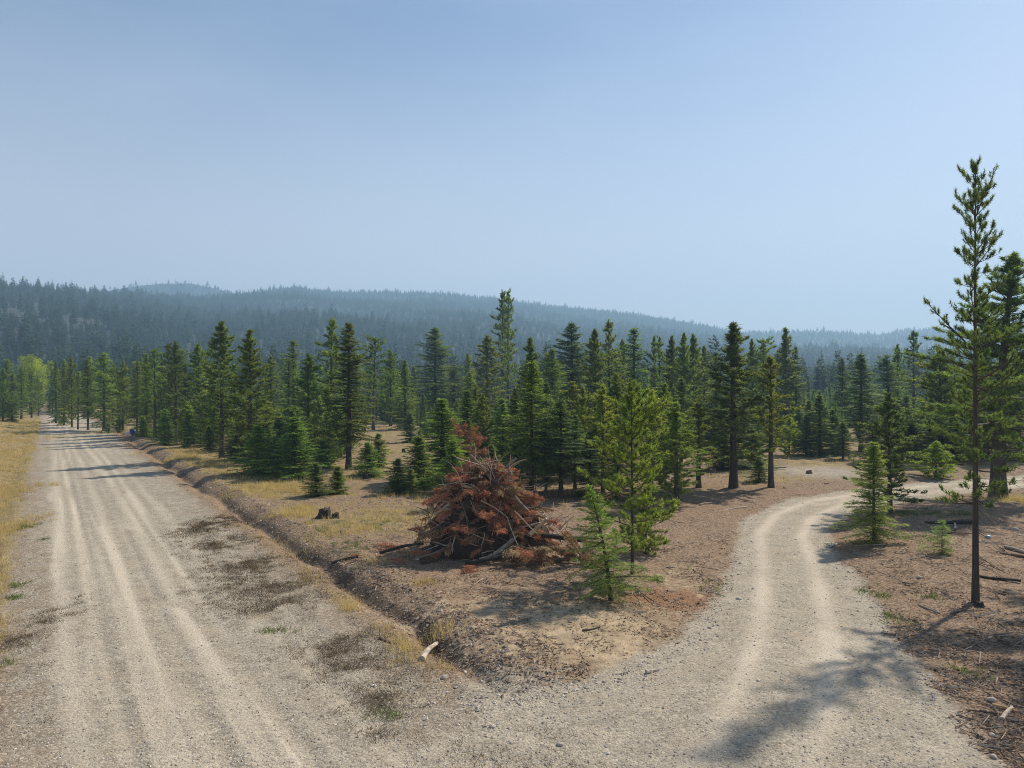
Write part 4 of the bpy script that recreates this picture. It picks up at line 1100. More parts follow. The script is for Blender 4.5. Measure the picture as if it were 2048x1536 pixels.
def scatter(name, label, cat, pts, scl, idx, sources, rng):
    fm = bpy.data.meshes.new(name)
    fm.vertices.add(len(pts)); fm.vertices.foreach_set("co", pts.astype(np.float32).ravel())
    for an, typ, arr in (("scl", 'FLOAT', scl.astype(np.float32)), ("rot", 'FLOAT', rng.uniform(0, 6.28, len(pts)).astype(np.float32)), ("idx", 'INT', idx.astype(np.int32))):
        at = fm.attributes.new(an, typ, 'POINT'); at.data.foreach_set("value", arr)
    ob = tag(link(bpy.data.objects.new(name, fm)), label, cat, None, "stuff")
    g2 = ng.copy(); g2.name = name + "_scatter"
    ois = [n for n in g2.nodes if n.bl_idname == 'GeometryNodeObjectInfo']
    for n, src in zip(ois, sources):
        n.inputs['Object'].default_value = src
    ob.modifiers.new("scatter", 'NODES').node_group = g2
    return ob


M_UNDER = tone_mat("undergrowth_needles", (0.07, 0.10, 0.032), (0.30, 0.40, 0.10), 0.7, 0.45, False, None, 0.03, 0.35)
srcs = []
for i, (kk, px, dd_) in enumerate((('youngA', 380, 98), ('youngB', 700, 101), ('youngC', 1130, 97), ('firB', 1450, 120))):
    me = P[kk]['crown'].copy(); me.name = "undergrowth_" + kk; me.materials[0] = M_UNDER
    x = (px - 1024) * dd_ / FPX
    o = link(bpy.data.objects.new("young_conifer", me)); o.location = (x, dd_, gz(x, dd_))
    sc_ = (0.7, 0.8, 0.7, 0.4)[i]; o.scale = (sc_, sc_, sc_)
    tag(o, "young conifer in the undergrowth between the distant trunks", "tree", "young conifers of the undergrowth")
    srcs.append(o)
ug = np.random.default_rng(411)
n = 14000
Yu = np.sqrt(ug.uniform(56 ** 2, 250 ** 2, n)); uu = ug.uniform(-0.76, 0.76, n); Xu = Yu * uu
su, tu = road_st(Xu, Yu); pxu = 1024 + uu * FPX
du, _ = drive_dist(Xu, Yu)
k = (fbm(Xu / 14, Yu / 14, 95, 3) + 0.10 * sstep(80, 140, Yu) > 0.50) & ((su > 14.5) | (su < -6)) & (du > 4) & ~((pxu > 735) & (pxu < 830) & (Yu < 125))
k &= ~((su < 0) & (Yu < 120))
k &= ~((Yu < 80) & (pxu > 1330))
k &= ~((pxu > 700) & (pxu < 840) & (Yu < 118))
k &= (ug.random(n) < np.where(Yu < 100, 0.6, 0.8))
Xu, Yu = Xu[k], Yu[k]
hu = np.clip(ug.lognormal(0.9, 0.4, len(Xu)), 0.9, 5.5)
iu = ug.integers(0, 4, len(Xu))
srcH = np.array([4.2, 3.0, 4.0, 10.0])
scatter("undergrowth", "low young conifers filling the gaps between the distant tree trunks", "undergrowth", np.stack([Xu, Yu, ground_z(Xu, Yu)], 1), hu / srcH[iu], iu, srcs[::-1], ug)
print("undergrowth", len(Xu))
print("forest points", len(pts))

# ------------------------------------------------------------------ brush pile
def bough_mesh(seed, L, full):
    g = np.random.default_rng(seed); b = TB()
    t = np.linspace(0, 1, 6)
    pts = np.stack([L * t, 0.05 * L * np.sin(t * 3 + g.uniform(0, 3)), -0.22 * L * t * t], 1)
    b.tube(pts, np.linspace(0.018, 0.005, 6), 4, 1, 0.5)
    m = int(26 * full)
    tn = np.linspace(0.12, 1, m)
    Pp = np.stack([np.interp(tn, t, pts[:, i]) for i in range(3)], 1)
    for sgn in (-1, 1):
        l2 = (0.34 * L * (1 - tn) ** 0.6 + 0.07) * g.uniform(0.6, 1.2, m)
        d2 = unit(np.stack([np.full(m, 0.75), np.full(m, 0.75 * sgn), np.full(m, -0.35)], 1) + g.normal(0, 0.22, (m, 3)))
        for q in range(11):
            fr = (q + g.random(m)) / 11
            pos = Pp + d2 * (l2 * fr)[:, None] - np.array([0, 0, 1.]) * (0.25 * l2 * fr * fr)[:, None]
            dd = unit(d2 * 0.8 + g.normal(0, 0.45, (m, 3)) + np.array([0.1, 0, -0.45]))
            ss = unit(np.cross(dd, g.normal(0, 1, (m, 3))))
            b.blades(pos, dd, ss, g.uniform(0.07, 0.15, m), 0.022, np.clip(g.normal(0.45, 0.2, m), 0, 1))
    return b.mesh("bough", [M_DEADNEEDLE, M_TWIG])


def log_mesh(name, L, r, seed, bendy=0.05, taper=0.75, sides=10, knots=2):
    g = np.random.default_rng(seed); b = TB(); k = 9
    t = np.linspace(0, 1, k)
    pts = np.stack([L * (t - 0.5), bendy * L * np.sin(t * 2.6 + g.uniform(0, 6)) * 0.5, bendy * L * 0.5 * np.sin(t * 3.3 + g.uniform(0, 6))], 1)
    rad = r * (1 - (1 - taper) * t) * g.uniform(0.88, 1.12, k)
    b.tube(pts, rad, sides, 0, g.uniform(0.15, 0.9, k * sides), True)
    for _ in range(knots):
        tt = g.uniform(0.15, 0.9); c = np.array([np.interp(tt, t, pts[:, i]) for i in range(3)])
        a = g.uniform(0, 6.28); d = np.array([0.5, math.cos(a), math.sin(a)])
        b.tube([c, c + d * r * g.uniform(1.4, 2.6)], [r * 0.28, r * 0.12], 5, 0, 0.4, True)
    return b.mesh(name, [M_WOOD])


def aim(o, a, b):
    """lay a log mesh (along +X, centred) from point a to b"""
    a = Vector(a); b = Vector(b)
    o.location = (a + b) / 2
    o.rotation_euler = (b - a).to_track_quat('X', 'Z').to_euler()


def build_pile():
    g = np.random.default_rng(77)
    cx, cy, cz = gp(972, 1108)
    cy += 1.2; cz = gz(cx, cy)
    root = link(bpy.data.objects.new("brush_pile", None)); root.location = (cx, cy, cz)
    tag(root, "heap of rust-brown dead conifer boughs and logs beside the dirt clearing", "brush pile")
    AX, AY, HT = 3.0, 2.45, 3.35

    def surf(a, q):
        """point on the heap: a bearing, q 0 rim .. 1 top"""
        rr = (1 - q) ** 0.9 * (1 + 0.15 * math.sin(3 * a + 1) + 0.1 * math.sin(5 * a) + 0.14 * math.sin(4 * a + 7 * q))
        h = HT * (1 - (1 - q) ** 1.65)
        return np.array([AX * rr * math.cos(a) - 0.25 + 0.1 * q, AY * rr * math.sin(a), h])

    # tangled inner mass of sticks and dark brown brush
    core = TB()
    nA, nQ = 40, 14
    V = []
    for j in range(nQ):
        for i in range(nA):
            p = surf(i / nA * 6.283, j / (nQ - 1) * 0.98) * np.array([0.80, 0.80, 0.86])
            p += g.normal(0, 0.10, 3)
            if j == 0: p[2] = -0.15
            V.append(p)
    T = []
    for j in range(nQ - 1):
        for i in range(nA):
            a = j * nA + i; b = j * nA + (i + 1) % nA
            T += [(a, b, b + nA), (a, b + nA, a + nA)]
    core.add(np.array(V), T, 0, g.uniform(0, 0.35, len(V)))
    for _ in range(700):
        a = g.uniform(0, 6.283); q = g.random() ** 0.8 * 0.95
        p = surf(a, q) * np.array([0.9, 0.9, 0.92]); d = unit(g.normal(0, 1, 3) + np.array([math.cos(a), math.sin(a), -0.2]) * 0.8)
        L = g.uniform(0.3, 1.1)
        e = p + d * L; e[2] = max(e[2], 0.03)
        m = (p + e) / 2 + g.normal(0, 0.05, 3)
        core.tube(np.array([p, m, e]), [0.014, 0.011, 0.005], 3, 0, g.uniform(0.1, 1.0))
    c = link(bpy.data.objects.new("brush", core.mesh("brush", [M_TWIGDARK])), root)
    tag(c, kind="stuff")
    bm = [bough_mesh(400 + i, L, f) for i, (L, f) in enumerate(((0.95, 1.0), (0.75, 0.9), (1.15, 1.1), (0.6, 0.8)))]
    cols = [(0.47, 0.20, 0.115), (0.60, 0.26, 0.15), (0.34, 0.19, 0.11), (0.42, 0.29, 0.16), (0.20, 0.13, 0.08), (0.54, 0.40, 0.25)]
    for i in range(380):
        a = g.uniform(0, 6.283) if i % 3 else g.uniform(math.pi * 1.02, math.pi * 1.98)
        q = min(0.97, g.random() ** 0.75)
        p = surf(a, q) * np.array([0.93, 0.93, 0.97])
        o = bpy.data.objects.new("bough", bm[g.integers(4)]); link(o, root)
        o.location = p
        out = Vector((math.cos(a) * 1.0 + g.normal(0, .9), math.sin(a) + g.normal(0, .9), g.uniform(-1.0, 0.8)))
        o.rotation_euler = out.to_track_quat('X', 'Z').to_euler()
        o.rotation_euler.rotate_axis('X', g.normal(0, 0.5))
        s = g.uniform(0.42, 1.0); o.scale = (s, s, s)
        cc = cols[g.choice(6, p=[.28, .24, .2, .12, .12, .04])]; o.color = (*cc, 1)
    for i in range(46):
        o = bpy.data.objects.new("bough", bm[g.integers(4)]); link(o, root)
        o.location = (g.uniform(0.6, 3.9), g.uniform(-3.0, -1.7), g.uniform(0.1, 0.7) * (1 - 0.12 * i / 46))
        out = Vector((g.normal(0.5, .8), -0.8 + g.normal(0, .5), g.uniform(-0.35, 0.5)))
        o.rotation_euler = out.to_track_quat('X', 'Z').to_euler(); s = g.uniform(0.6, 1.05); o.scale = (s, s, s)
        o.color = (*cols[g.choice(6)], 1)
    # logs and bare limbs, in the pile's own metres (x right, y away, z up)
    GREYW = (0.20, 0.175, 0.15); TAN = (0.42, 0.31, 0.20); DKW = (0.045, 0.036, 0.03); BRN = (0.17, 0.12, 0.085)
    LG = [((-2.05, -1.35, 1.62), (-0.75, -1.15, 2.42), 0.075, TAN), ((-0.95, -1.0, 2.75), (0.05, -1.05, 2.42), 0.07, TAN),
          ((-0.75, -0.5, 3.85), (0.75, -0.9, 2.55), 0.085, BRN), ((0.75, -0.9, 2.55), (1.7, -1.4, 1.8), 0.10, BRN), ((0.55, -0.4, 3.0), (1.2, -0.3, 3.75), 0.07, GREYW),
          ((0.35, -0.7, 2.85), (1.0, -1.0, 3.25), 0.06, GREYW), ((0.2, -0.3, 2.9), (0.3, -0.5, 3.6), 0.06, BRN), ((1.75, -2.0, 0.9), (2.35, -1.9, 1.55), 0.09, TAN),
          ((2.2, -1.6, 0.78), (4.0, -1.9, 0.72), 0.11, DKW), ((1.9, -2.2, 0.42), (3.2, -2.4, 0.40), 0.07, GREYW), ((0.1, -2.6, 0.12), (1.1, -2.3, 0.85), 0.12, GREYW),
          ((-0.7, -3.1, 0.10), (0.75, -2.8, 0.34), 0.09, DKW), ((-4.2, -1.5, 0.14), (-2.4, -1.9, 0.55), 0.07, DKW), ((1.1, -2.4, 1.9), (2.0, -2.3, 1.1), 0.03, TAN),
          ((0.9, -1.8, 1.6), (1.3, -2.2, 0.3), 0.03, GREYW), ((2.9, -1.4, 1.0), (3.5, -1.2, 1.55), 0.025, TAN), ((-1.6, -2.3, 0.5), (-2.6, -2.7, 0.15), 0.03, GREYW),
          ((0.35, -3.2, 0.08), (2.1, -2.9, 0.12), 0.06, BRN), ((2.6, -2.6, 0.10), (4.1, -2.5, 0.10), 0.07, BRN), ((-0.2, -1.7, 2.2), (0.9, -2.0, 1.6), 0.03, TAN),
          ((1.9, -0.9, 2.0), (2.0, -0.9, 3.1), 0.022, BRN), ((2.0, -0.9, 3.05), (2.6, -1.0, 3.1), 0.02, BRN)]
    for i, (a, b, r, colr) in enumerate(LG):
        L = (Vector(b) - Vector(a)).length
        o = bpy.data.objects.new("log" if r > 0.05 else "branch", log_mesh("log", L, r, 500 + i, 0.07, 0.7, 9 if r > 0.05 else 5, 2 if r > 0.05 else 0))
        link(o, root); aim(o, a, b); o.color = (*colr, 1)
    for i in range(190):
        a = g.uniform(math.pi * 0.95, math.pi * 2.05); q = g.uniform(0.05, 0.95)
        p = Vector(surf(a, q) * np.array([0.95, 0.95, 1.0])); d = Vector((math.cos(a) * 0.6 + g.normal(0, .6), math.sin(a) * 0.5 + g.normal(0, .4), g.uniform(-0.5, 0.9))).normalized()
        L = g.uniform(0.5, 1.9); e = p + d * L * 0.7; p = p - d * L * 0.3
        if e.z < 0.05 or p.z < 0.05: continue
        o = link(bpy.data.objects.new("branch", log_mesh("branch", L, g.uniform(0.010, 0.034), 900 + i, 0.20, 0.35, 5, 1)), root)
        aim(o, p, e); o.color = (*[(0.50, 0.40, 0.32), (0.34, 0.26, 0.20), (0.14, 0.10, 0.08), (0.60, 0.47, 0.36)][g.integers(4)], 1)
    # dead young tree sticking out of the top, with rust-red needle tufts
    tb = TB(); stem = np.array([(-0.1, 0.1, 2.6), (-0.4, 0.1, 3.6), (-0.75, 0.15, 4.4), (-1.05, 0.2, 5.05)])
    tb.tube(stem, [0.05, 0.035, 0.025, 0.01], 5, 1, 0.6)
    for _ in range(44):
        f = g.uniform(0.12, 1.0); p = np.array([np.interp(f, np.linspace(0, 1, 4), stem[:, i]) for i in range(3)])
        a = g.uniform(0, 6.28); L = g.uniform(0.35, 0.95) * (1.1 - 0.45 * f)
        e = p + np.array([math.cos(a), math.sin(a) * 0.8, g.uniform(-0.1, 0.7)]) * L
        tb.tube(np.array([p, (p + e) / 2 + g.normal(0, 0.03, 3), e]), [0.012, 0.009, 0.005], 3, 1, 0.5)
        for w in (0.55, 0.8, 1.0):
            n = 34; c0 = p + (e - p) * w + g.normal(0, 0.05, 3); d = unit(g.normal(0, 1, (n, 3)) + (e - p) * 0.8)
            tb.blades(c0 + g.normal(0, 0.03, (n, 3)), d, unit(np.cross(d, g.normal(0, 1, (n, 3)))), g.uniform(.07, .14, n), 0.018, np.clip(g.normal(.5, .2, n), 0, 1))
    o = link(bpy.data.objects.new("dead_treetop", tb.mesh("dead_treetop", [M_DEADNEEDLE, M_TWIG])), root); o.color = (0.34, 0.14, 0.085, 1)
    # loose boughs fallen around the pile
    for i, (px, py, s) in enumerate([(745, 1103, 0.9), (770, 1100, 0.8), (772, 1130, 0.6), (700, 1118, .5), (960, 1140, .8), (925, 1142, .7), (1120, 1095, .9), (1135, 1075, .8), (1100, 1110, .8), (1320, 1035, .5)]):
        x, y, z = gp(px, py)
        o = link(bpy.data.objects.new("fallen_bough", bm[i % 4])); o.location = (x, y, z + 0.16); o.scale = (s, s, s)
        o.rotation_euler = (g.normal(0, .3), -0.1, g.uniform(0, 6.28)); o.color = (*cols[i % 2], 1)
        tag(o, BOUGH_LABELS[i], "dead branch", "rusty boughs fallen around the brush pile")


BOUGH_LABELS = ["rusty fallen bough left of the brush pile, nearest its dark log", "rusty fallen bough just left of the brush pile's foot", "small red bough on the dirt left in front of the brush pile",
                "small red bough near the ditch left of the brush pile", "rusty bough lying at the front centre foot of the brush pile", "rusty bough at the front of the pile, left of centre",
                "rusty bough on the right foot of the brush pile", "rusty bough at the far right end of the brush pile", "rusty bough low on the right front of the brush pile", "orange bough on the ground right of the yellow-green pine"]
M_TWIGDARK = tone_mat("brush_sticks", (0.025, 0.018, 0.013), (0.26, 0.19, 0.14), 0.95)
build_pile()

# ------------------------------------------------------------------ logs, stumps, stones, dumped things
def ground_log(pa, pb, r, colr, label, cat="log", name="log", bend=0.06, seed=0, lift=0.6):
    ax_, ay, az = gp(*pa); bx_, by, bz = gp(*pb)
    a = Vector((ax_, ay, az + r * lift)); b = Vector((bx_, by, bz + r * lift))
    o = link(bpy.data.objects.new(name, log_mesh(name, (b - a).length, r, 600 + seed, bend, 0.75, 8, 1)))
    aim(o, a, b); o.color = (*colr, 1)
    tag(o, label, cat)


PALE = (0.46, 0.38, 0.30); GREYW = (0.24, 0.21, 0.18); DKW = (0.05, 0.04, 0.033); BRN = (0.19, 0.13, 0.09); WHT = (0.55, 0.52, 0.48)
for i, a in enumerate([
    ((848, 1322), (872, 1295), 0.075, PALE, "short pale log lying in the ditch"),
    ((664, 1132), (716, 1116), 0.07, DKW, "dark charred log on the ditch bank left of the brush pile"),
    ((1440, 1023), (1492, 1016), 0.045, PALE, "pale curved stick at the left driveway verge"),
    ((1664, 1096), (1690, 1078), 0.045, WHT, "white bent stick beside the young fir at the driveway bend"),
    ((2008, 1096), (2062, 1108), 0.07, PALE, "pale log at the right edge, upper one of two"),
    ((2000, 1107), (2060, 1116), 0.06, BRN, "brown log under the pale log at the right edge"),
    ((1958, 1152), (2042, 1166), 0.06, DKW, "dark fallen pole right of the tall lone pine's trunk"),
    ((1960, 1172), (2010, 1192), 0.045, BRN, "brown stick right of the tall lone pine's foot"),
    ((1836, 1208), (1880, 1230), 0.035, GREYW, "grey stick on the litter left of the tall lone pine's foot"),
    ((1894, 1068), (1920, 1056), 0.08, DKW, "dark log crossing a white one behind the seedling"),
    ((1906, 1050), (1918, 1078), 0.05, WHT, "white log crossed by a dark one behind the seedling"),
    ((1850, 1046), (1945, 1050), 0.11, DKW, "long charred log behind the seedling"),
    ((392, 884), (410, 876), 0.10, WHT, "whitish bent log in the grass at the edge of the roadside trees"),
    ((372, 892), (392, 886), 0.10, DKW, "dark log beside the whitish log in the roadside grass"),
    ((458, 934), (496, 932), 0.12, BRN, "rotten brown log at the foot of the sapling clump"),
    ((1292, 1347), (1318, 1341), 0.05, PALE, "small broken wood piece on the gravel at the centre"),
    ((1500, 941), (1570, 938), 0.08, GREYW, "grey log behind the browning thin pine"),
    ((1400, 1012), (1440, 1000), 0.04, GREYW, "thin grey stick left of the driveway near the short pine"),
    ((640, 1034), (690, 1020), 0.05, GREYW, "grey limb beside the charred stump"),
    ((475, 1154), (516, 1149), 0.03, PALE, "thin pale stick lying on the road shoulder"),
    ((1165, 1262), (1200, 1256), 0.03, DKW, "dark stick on bare soil below the small leaning fir"),
    ((760, 1278), (800, 1290), 0.05, BRN, "brown broken branch at the ditch edge above the pale log"),
    ((1985, 1415), (2030, 1425), 0.06, (0.40, 0.25, 0.12), "orange split wood at the lower right edge"),
    ((2005, 1440), (2025, 1420), 0.05, PALE, "pale splintered wood under the orange split piece"),
]):
    ground_log(a[0], a[1], a[2], a[3], a[4], "log" if a[2] > 0.045 else "stick", "log" if a[2] > 0.045 else "stick", seed=i)


def stump(px, py, wpx, hpx, colr, label, seed):
    x, y, z = gp(px, py); R = wpx * y / FPX / 2; H = hpx * y / FPX
    g = np.random.default_rng(seed); b = TB(); n = 14
    prof = [(-0.12, 1.35), (0.03, 1.25), (0.25, 1.0), (0.7, 0.92), (1.0, 0.88)]
    V = []; T = []
    jag = g.uniform(0.75, 1.25, n); fl = g.uniform(0.82, 1.2, n)
    for j, (h, r) in enumerate(prof):
        for i in range(n):
            a = i / n * 6.283
            rr = R * r * (1 + (fl[i] - 1) * (1 if j < 3 else 0.4))
            V.append((rr * math.cos(a), rr * math.sin(a), H * h * (jag[i] if j == 4 else 1)))
    for j in range(len(prof) - 1):
        for i in range(n):
            q = j * n + i; k = j * n + (i + 1) % n
            T += [(q, k, k + n), (q, k + n, q + n)]
    c = len(V); V.append((0, 0, H * 0.86))
    top = (len(prof) - 1) * n
    b.add(V, T, 0, g.uniform(0.1, 0.8, len(V)))
    b2 = TB()
    b2.add([V[top + i] for i in range(n)] + [V[c]], [(i, (i + 1) % n, n) for i in range(n)], 0, g.uniform(0.4, 1, n + 1))
    root = link(bpy.data.objects.new("stump", None)); root.location = (x, y, z); tag(root, label, "stump")
    o = link(bpy.data.objects.new("bark", b.mesh("stump_bark", [M_WOOD])), root); o.color = (*colr, 1)
    o = link(bpy.data.objects.new("cut_top", b2.mesh("stump_top", [M_WOOD])), root); o.color = (colr[0] * 1.6, colr[1] * 1.5, colr[2] * 1.4, 1)


for i, a in enumerate([
    (650, 1034, 26, 16, DKW, "charred black stump beside the yellow grass, below the two small firs"),
    (671, 1036, 14, 9, DKW, "smaller charred stump piece right of the black stump"),
    (731, 957, 12, 9, DKW, "dark stump below the rounded sapling in the clearing"),
    (771, 947, 9, 6, BRN, "small stump at the right of the clearing's lower edge"),
    (727, 863, 9, 7, DKW, "small dark stump at the back of the clearing"),
    (807, 905, 7, 7, DKW, "dark little stump in the middle of the dry clearing"),
    (487, 928, 12, 8, DKW, "dark stump above the rotten log at the sapling clump"),
    (1959, 1212, 14, 9, DKW, "low dark stump touching the tall lone pine's foot"),
    (1618, 947, 12, 6, BRN, "flat stump on the gravel apron behind the driveway curve"),
    (1425, 945, 13, 7, BRN, "low stump at the grassy edge left of the tall dark pine"),
]):
    stump(*a, seed=700 + i)


def stone_mesh(seed, flat=0.6, sub=1):
    g = np.random.default_rng(seed)
    import bmesh
    bm = bmesh.new(); bmesh.ops.create_icosphere(bm, subdivisions=2, radius=1.0)
    V = np.array([v.co[:] for v in bm.verts]); T = np.array([[v.index for v in f.verts] for f in bm.faces]); bm.free()
    k = unit(g.normal(0, 1, (9, 3)))
    for d in k:
        h = V @ d; c = g.uniform(0.55, 0.95)
        V = V - np.outer(np.maximum(h - c, 0), d) * 0.85
    V = V * np.array([1, g.uniform(0.65, 0.95), flat * g.uniform(0.8, 1.2)])
    return mesh_np("stone", V, T, [M_STONE], None, np.full(len(V), g.uniform(0.35, 0.95)), False)


SM = [stone_mesh(800 + i) for i in range(5)]
for i, (px, py, w, lab) in enumerate([
    (889, 1356, 15, "largest grey cobble in the ditch mouth below the pale log"), (931, 1346, 9, "pale cobble on the ditch bank right of the largest cobble"),
    (978, 1385, 10, "light cobble at the end of the ditch"), (955, 1416, 9, "white stone on the gravel below the ditch end"),
    (985, 1454, 13, "flat light stone on the gravel below the ditch"), (1120, 1490, 16, "broad flat stone in the gravel at the bottom centre"),
    (1216, 1508, 10, "small rounded stone at the bottom centre right"), (1478, 1199, 12, "white flat stone at the left driveway edge"),
    (1517, 1362, 9, "white stone on the lower driveway in the sun"), (1982, 1402, 18, "big whitish rock at the driveway's lower right edge"),
    (2030, 1061, 16, "whitish rock in dry grass at the right edge"), (1134, 1107, 11, "pale rock at the right foot of the brush pile"),
    (1117, 1114, 9, "second pale rock at the right foot of the brush pile"), (836, 1120, 8, "stone in front of the left of the brush pile"),
    (1985, 1472, 13, "flat pale stone near the lower right corner"), (1988, 1515, 16, "broad stone in the lower right corner"),
    (715, 1214, 8, "white pebble on the ditch's near lip"), (350, 950, 7, "pale rock in the ditch beside the far road shadows"),
    (612, 1112, 7, "pale rock in the ditch left of the charred log"), (1838, 1155, 10, "dark flat rock on the litter left of the lone pine"),
]):
    x, y, z = gp(px, py); r = w * y / FPX / 2
    o = link(bpy.data.objects.new("stone", SM[i % 5])); o.location = (x, y, z + r * 0.2); o.scale = (r * 1.1,) * 3
    o.rotation_euler = (0.1, 0.05, i * 1.7); tag(o, lab, "stone", "single stones by the driveway and ditch")


def flat_mat(name, col, rough=0.5):
    m, nt, out = new_mat(name)
    tc = N(nt, "ShaderNodeTexCoord"); n = noise_n(nt, tc.outputs['Object'], 6, 4)
    c = mixrgb(nt, col, mixrgb(nt, (.5, .5, .5), (1.4, 1.4, 1.4), n), 0.6, 'MULTIPLY')
    b = N(nt, "ShaderNodeBsdfPrincipled"); b.inputs['Roughness'].default_value = rough
    nt.links.new(c, b.inputs['Base Color']); nt.links.new(b.outputs[0], out.inputs['Surface'])
    return m


M_BLUE = flat_mat("blue_tarp", (0.018, 0.022, 0.16)); M_WHITE = flat_mat("white_sheet", (0.75, 0.75, 0.78)); M_BLACK = flat_mat("black_bag", (0.012, 0.012, 0.02), 0.35); M_RED = flat_mat("red_edge", (0.22, 0.02, 0.02))
M_PALEBLUE = flat_mat("pale_blue_plastic", (0.25, 0.42, 0.55), 0.4)


def lump(sx, sy, sz, seed, mat, name, parent, loc, rz=0.0):
    g = np.random.default_rng(seed)
    import bmesh
    bm = bmesh.new(); bmesh.ops.create_icosphere(bm, subdivisions=3, radius=1.0)
    V = np.array([v.co[:] for v in bm.verts]); T = np.array([[v.index for v in f.verts] for f in bm.faces]); bm.free()
    V = np.sign(V) * np.abs(V) ** 0.72
    V = V * (1 + 0.28 * (fbm(V[:, 0] * 1.6 + V[:, 2], V[:, 1] * 1.6 - V[:, 2], seed, 3) - 0.5))[:, None]
    V[:, 2] = np.maximum(V[:, 2], -0.8)
    o = link(bpy.data.objects.new(name, mesh_np(name, V * np.array([sx, sy, sz]), T, [mat], None, None, True)), parent)
    o.location = loc; o.rotation_euler = (0, 0, rz)
    return o


x, y, z = gp(265, 869)
root = link(bpy.data.objects.new("dumped_bundle", None)); root.location = (x, y, z)
tag(root, "small dumped bundle of blue tarp, white sheet and black bag by the road", "bundle")
lump(0.42, 0.35, 0.36, 1, M_BLUE, "tarp", root, (0.05, 0, 0.42), 0.4)
lump(0.40, 0.06, 0.30, 2, M_WHITE, "sheet", root, (-0.22, -0.35, 0.28), 0.5)
lump(0.36, 0.28, 0.17, 3, M_BLACK, "bag", root, (0.45, -0.25, 0.13), 0.2)
lump(0.34, 0.10, 0.05, 4, M_RED, "red_flap", root, (-0.02, -0.05, 0.80), 0.3)
x, y, z = gp(1976, 1076)
root = lump(0.16, 0.10, 0.08, 5, M_PALEBLUE, "plastic_scrap", None, (x, y, z + 0.05), 0.6)
tag(root, "pale blue plastic scrap in the shade right of the lone pine", "litter")

# ------------------------------------------------------------------ stuff: pebbles, sticks, litter, grass, weeds
def fan_points(n, y0, y1, u, g, power=1.0):
    """random ground points, denser near the camera's side of the place"""
    inv = g.uniform(1 / y1 ** power, 1 / y0 ** power, n)
    Y = (1 / inv) ** (1 / power); X = g.uniform(-u, u, n) * Y
    return X, Y


def octa(X, Y, Z, R, g):
    n = len(X)
    base = np.array([(1, 0, 0), (0, 1, 0), (-1, 0, 0), (0, -1, 0), (0, 0, 0.45), (0, 0, -0.5)])
    ft = np.array([(0, 1, 4), (1, 2, 4), (2, 3, 4), (3, 0, 4), (1, 0, 5), (2, 1, 5), (3, 2, 5), (0, 3, 5)])
    V = np.repeat(base[None], n, 0) * g.uniform(0.6, 1.2, (n, 6, 1))
    a = g.uniform(0, 6.28, n); c, s = np.cos(a), np.sin(a)
    V[:, :, 1] *= g.uniform(0.55, 1.0, n)[:, None]
    x = V[:, :, 0] * c[:, None] - V[:, :, 1] * s[:, None]; y = V[:, :, 0] * s[:, None] + V[:, :, 1] * c[:, None]
    V = np.stack([x, y, V[:, :, 2]], -1) * R[:, None, None] + np.stack([X, Y, Z], -1)[:, None, :]
    T = (ft[None] + (np.arange(n) * 6)[:, None, None]).reshape(-1, 3)
    return V.reshape(-1, 3), T


g = np.random.default_rng(1001)
X, Y = fan_points(90000, 11, 60, 0.78, g, 1.6)
mk = masks(X, Y)
prob = np.clip(mk['gravel'], 0, 1) * (1 - 0.72 * mk['track']) * (0.25 + 0.9 * mk['n2']) * 0.55 + 0.10 * (1 - mk['gravel'])
prob = np.maximum(prob, np.exp(-((mk['s'] - 8.8) / 0.8) ** 2) * ditch_mask(mk['t']) * 0.5)
rim = np.exp(-((mk['dd'] + 0.2) / 0.7) ** 2) * (Y > 16)
prob = np.maximum(prob, rim * 0.55)
k = g.random(len(X)) < prob
X, Y = X[k], Y[k]; rim = rim[k]
R = np.clip(g.lognormal(-3.95, 0.5, len(X)), 0.008, 0.045) * (1 + 0.6 * rim) * (0.7 + 0.3 * np.clip(Y / 20, 0, 2))
V, T = octa(X, Y, ground_z(X, Y) + R * 0.15, R, g)
tn = np.repeat(np.clip(g.normal(0.52, 0.26, len(X)), 0, 1), 6)
tag(link(bpy.data.objects.new("pebbles", mesh_np("pebbles", V, T, [M_STONE], None, tn))), "loose pebbles over the gravel road and driveway", "pebbles", None, "stuff")
print("pebbles", len(X))

# larger rocks heaped where the ditch opens
n = 420
cx_, cy_, _ = gp(985, 1400)
X = g.normal(cx_, 1.3, n); Y = g.normal(cy_, 0.9, n)
R = np.clip(g.lognormal(-3.5, 0.4, n), 0.015, 0.085)
V, T = octa(X, Y, ground_z(X, Y) + R * 0.2, R, g)
tag(link(bpy.data.objects.new("cobbles", mesh_np("cobbles", V, T, [M_STONE], None, np.repeat(np.clip(g.normal(0.5, 0.25, n), 0, 1), 6)))), "washed cobbles where the ditch opens onto the gravel", "cobbles", None, "stuff")

# clods on the ditch bank
n = 4200
tt = 14 + g.random(n) ** 1.6 * 75; ss = g.normal(9.7, 0.55, n)
X = ss * RNX + tt * RDX; Y = ss * RNY + tt * RDY
R = np.clip(g.lognormal(-3.1, 0.45, n), 0.015, 0.14)
V, T = octa(X, Y, ground_z(X, Y), R, g)
M_CLOD = tone_mat("soil_clod", (0.09, 0.068, 0.05), (0.46, 0.37, 0.28), 0.95)
tag(link(bpy.data.objects.new("soil_clods", mesh_np("soil_clods", V, T, [M_CLOD], None, np.repeat(np.clip(g.normal(0.48, 0.28, n), 0, 1), 6)))), "dark soil clods along the ditch bank", "clods", None, "stuff")


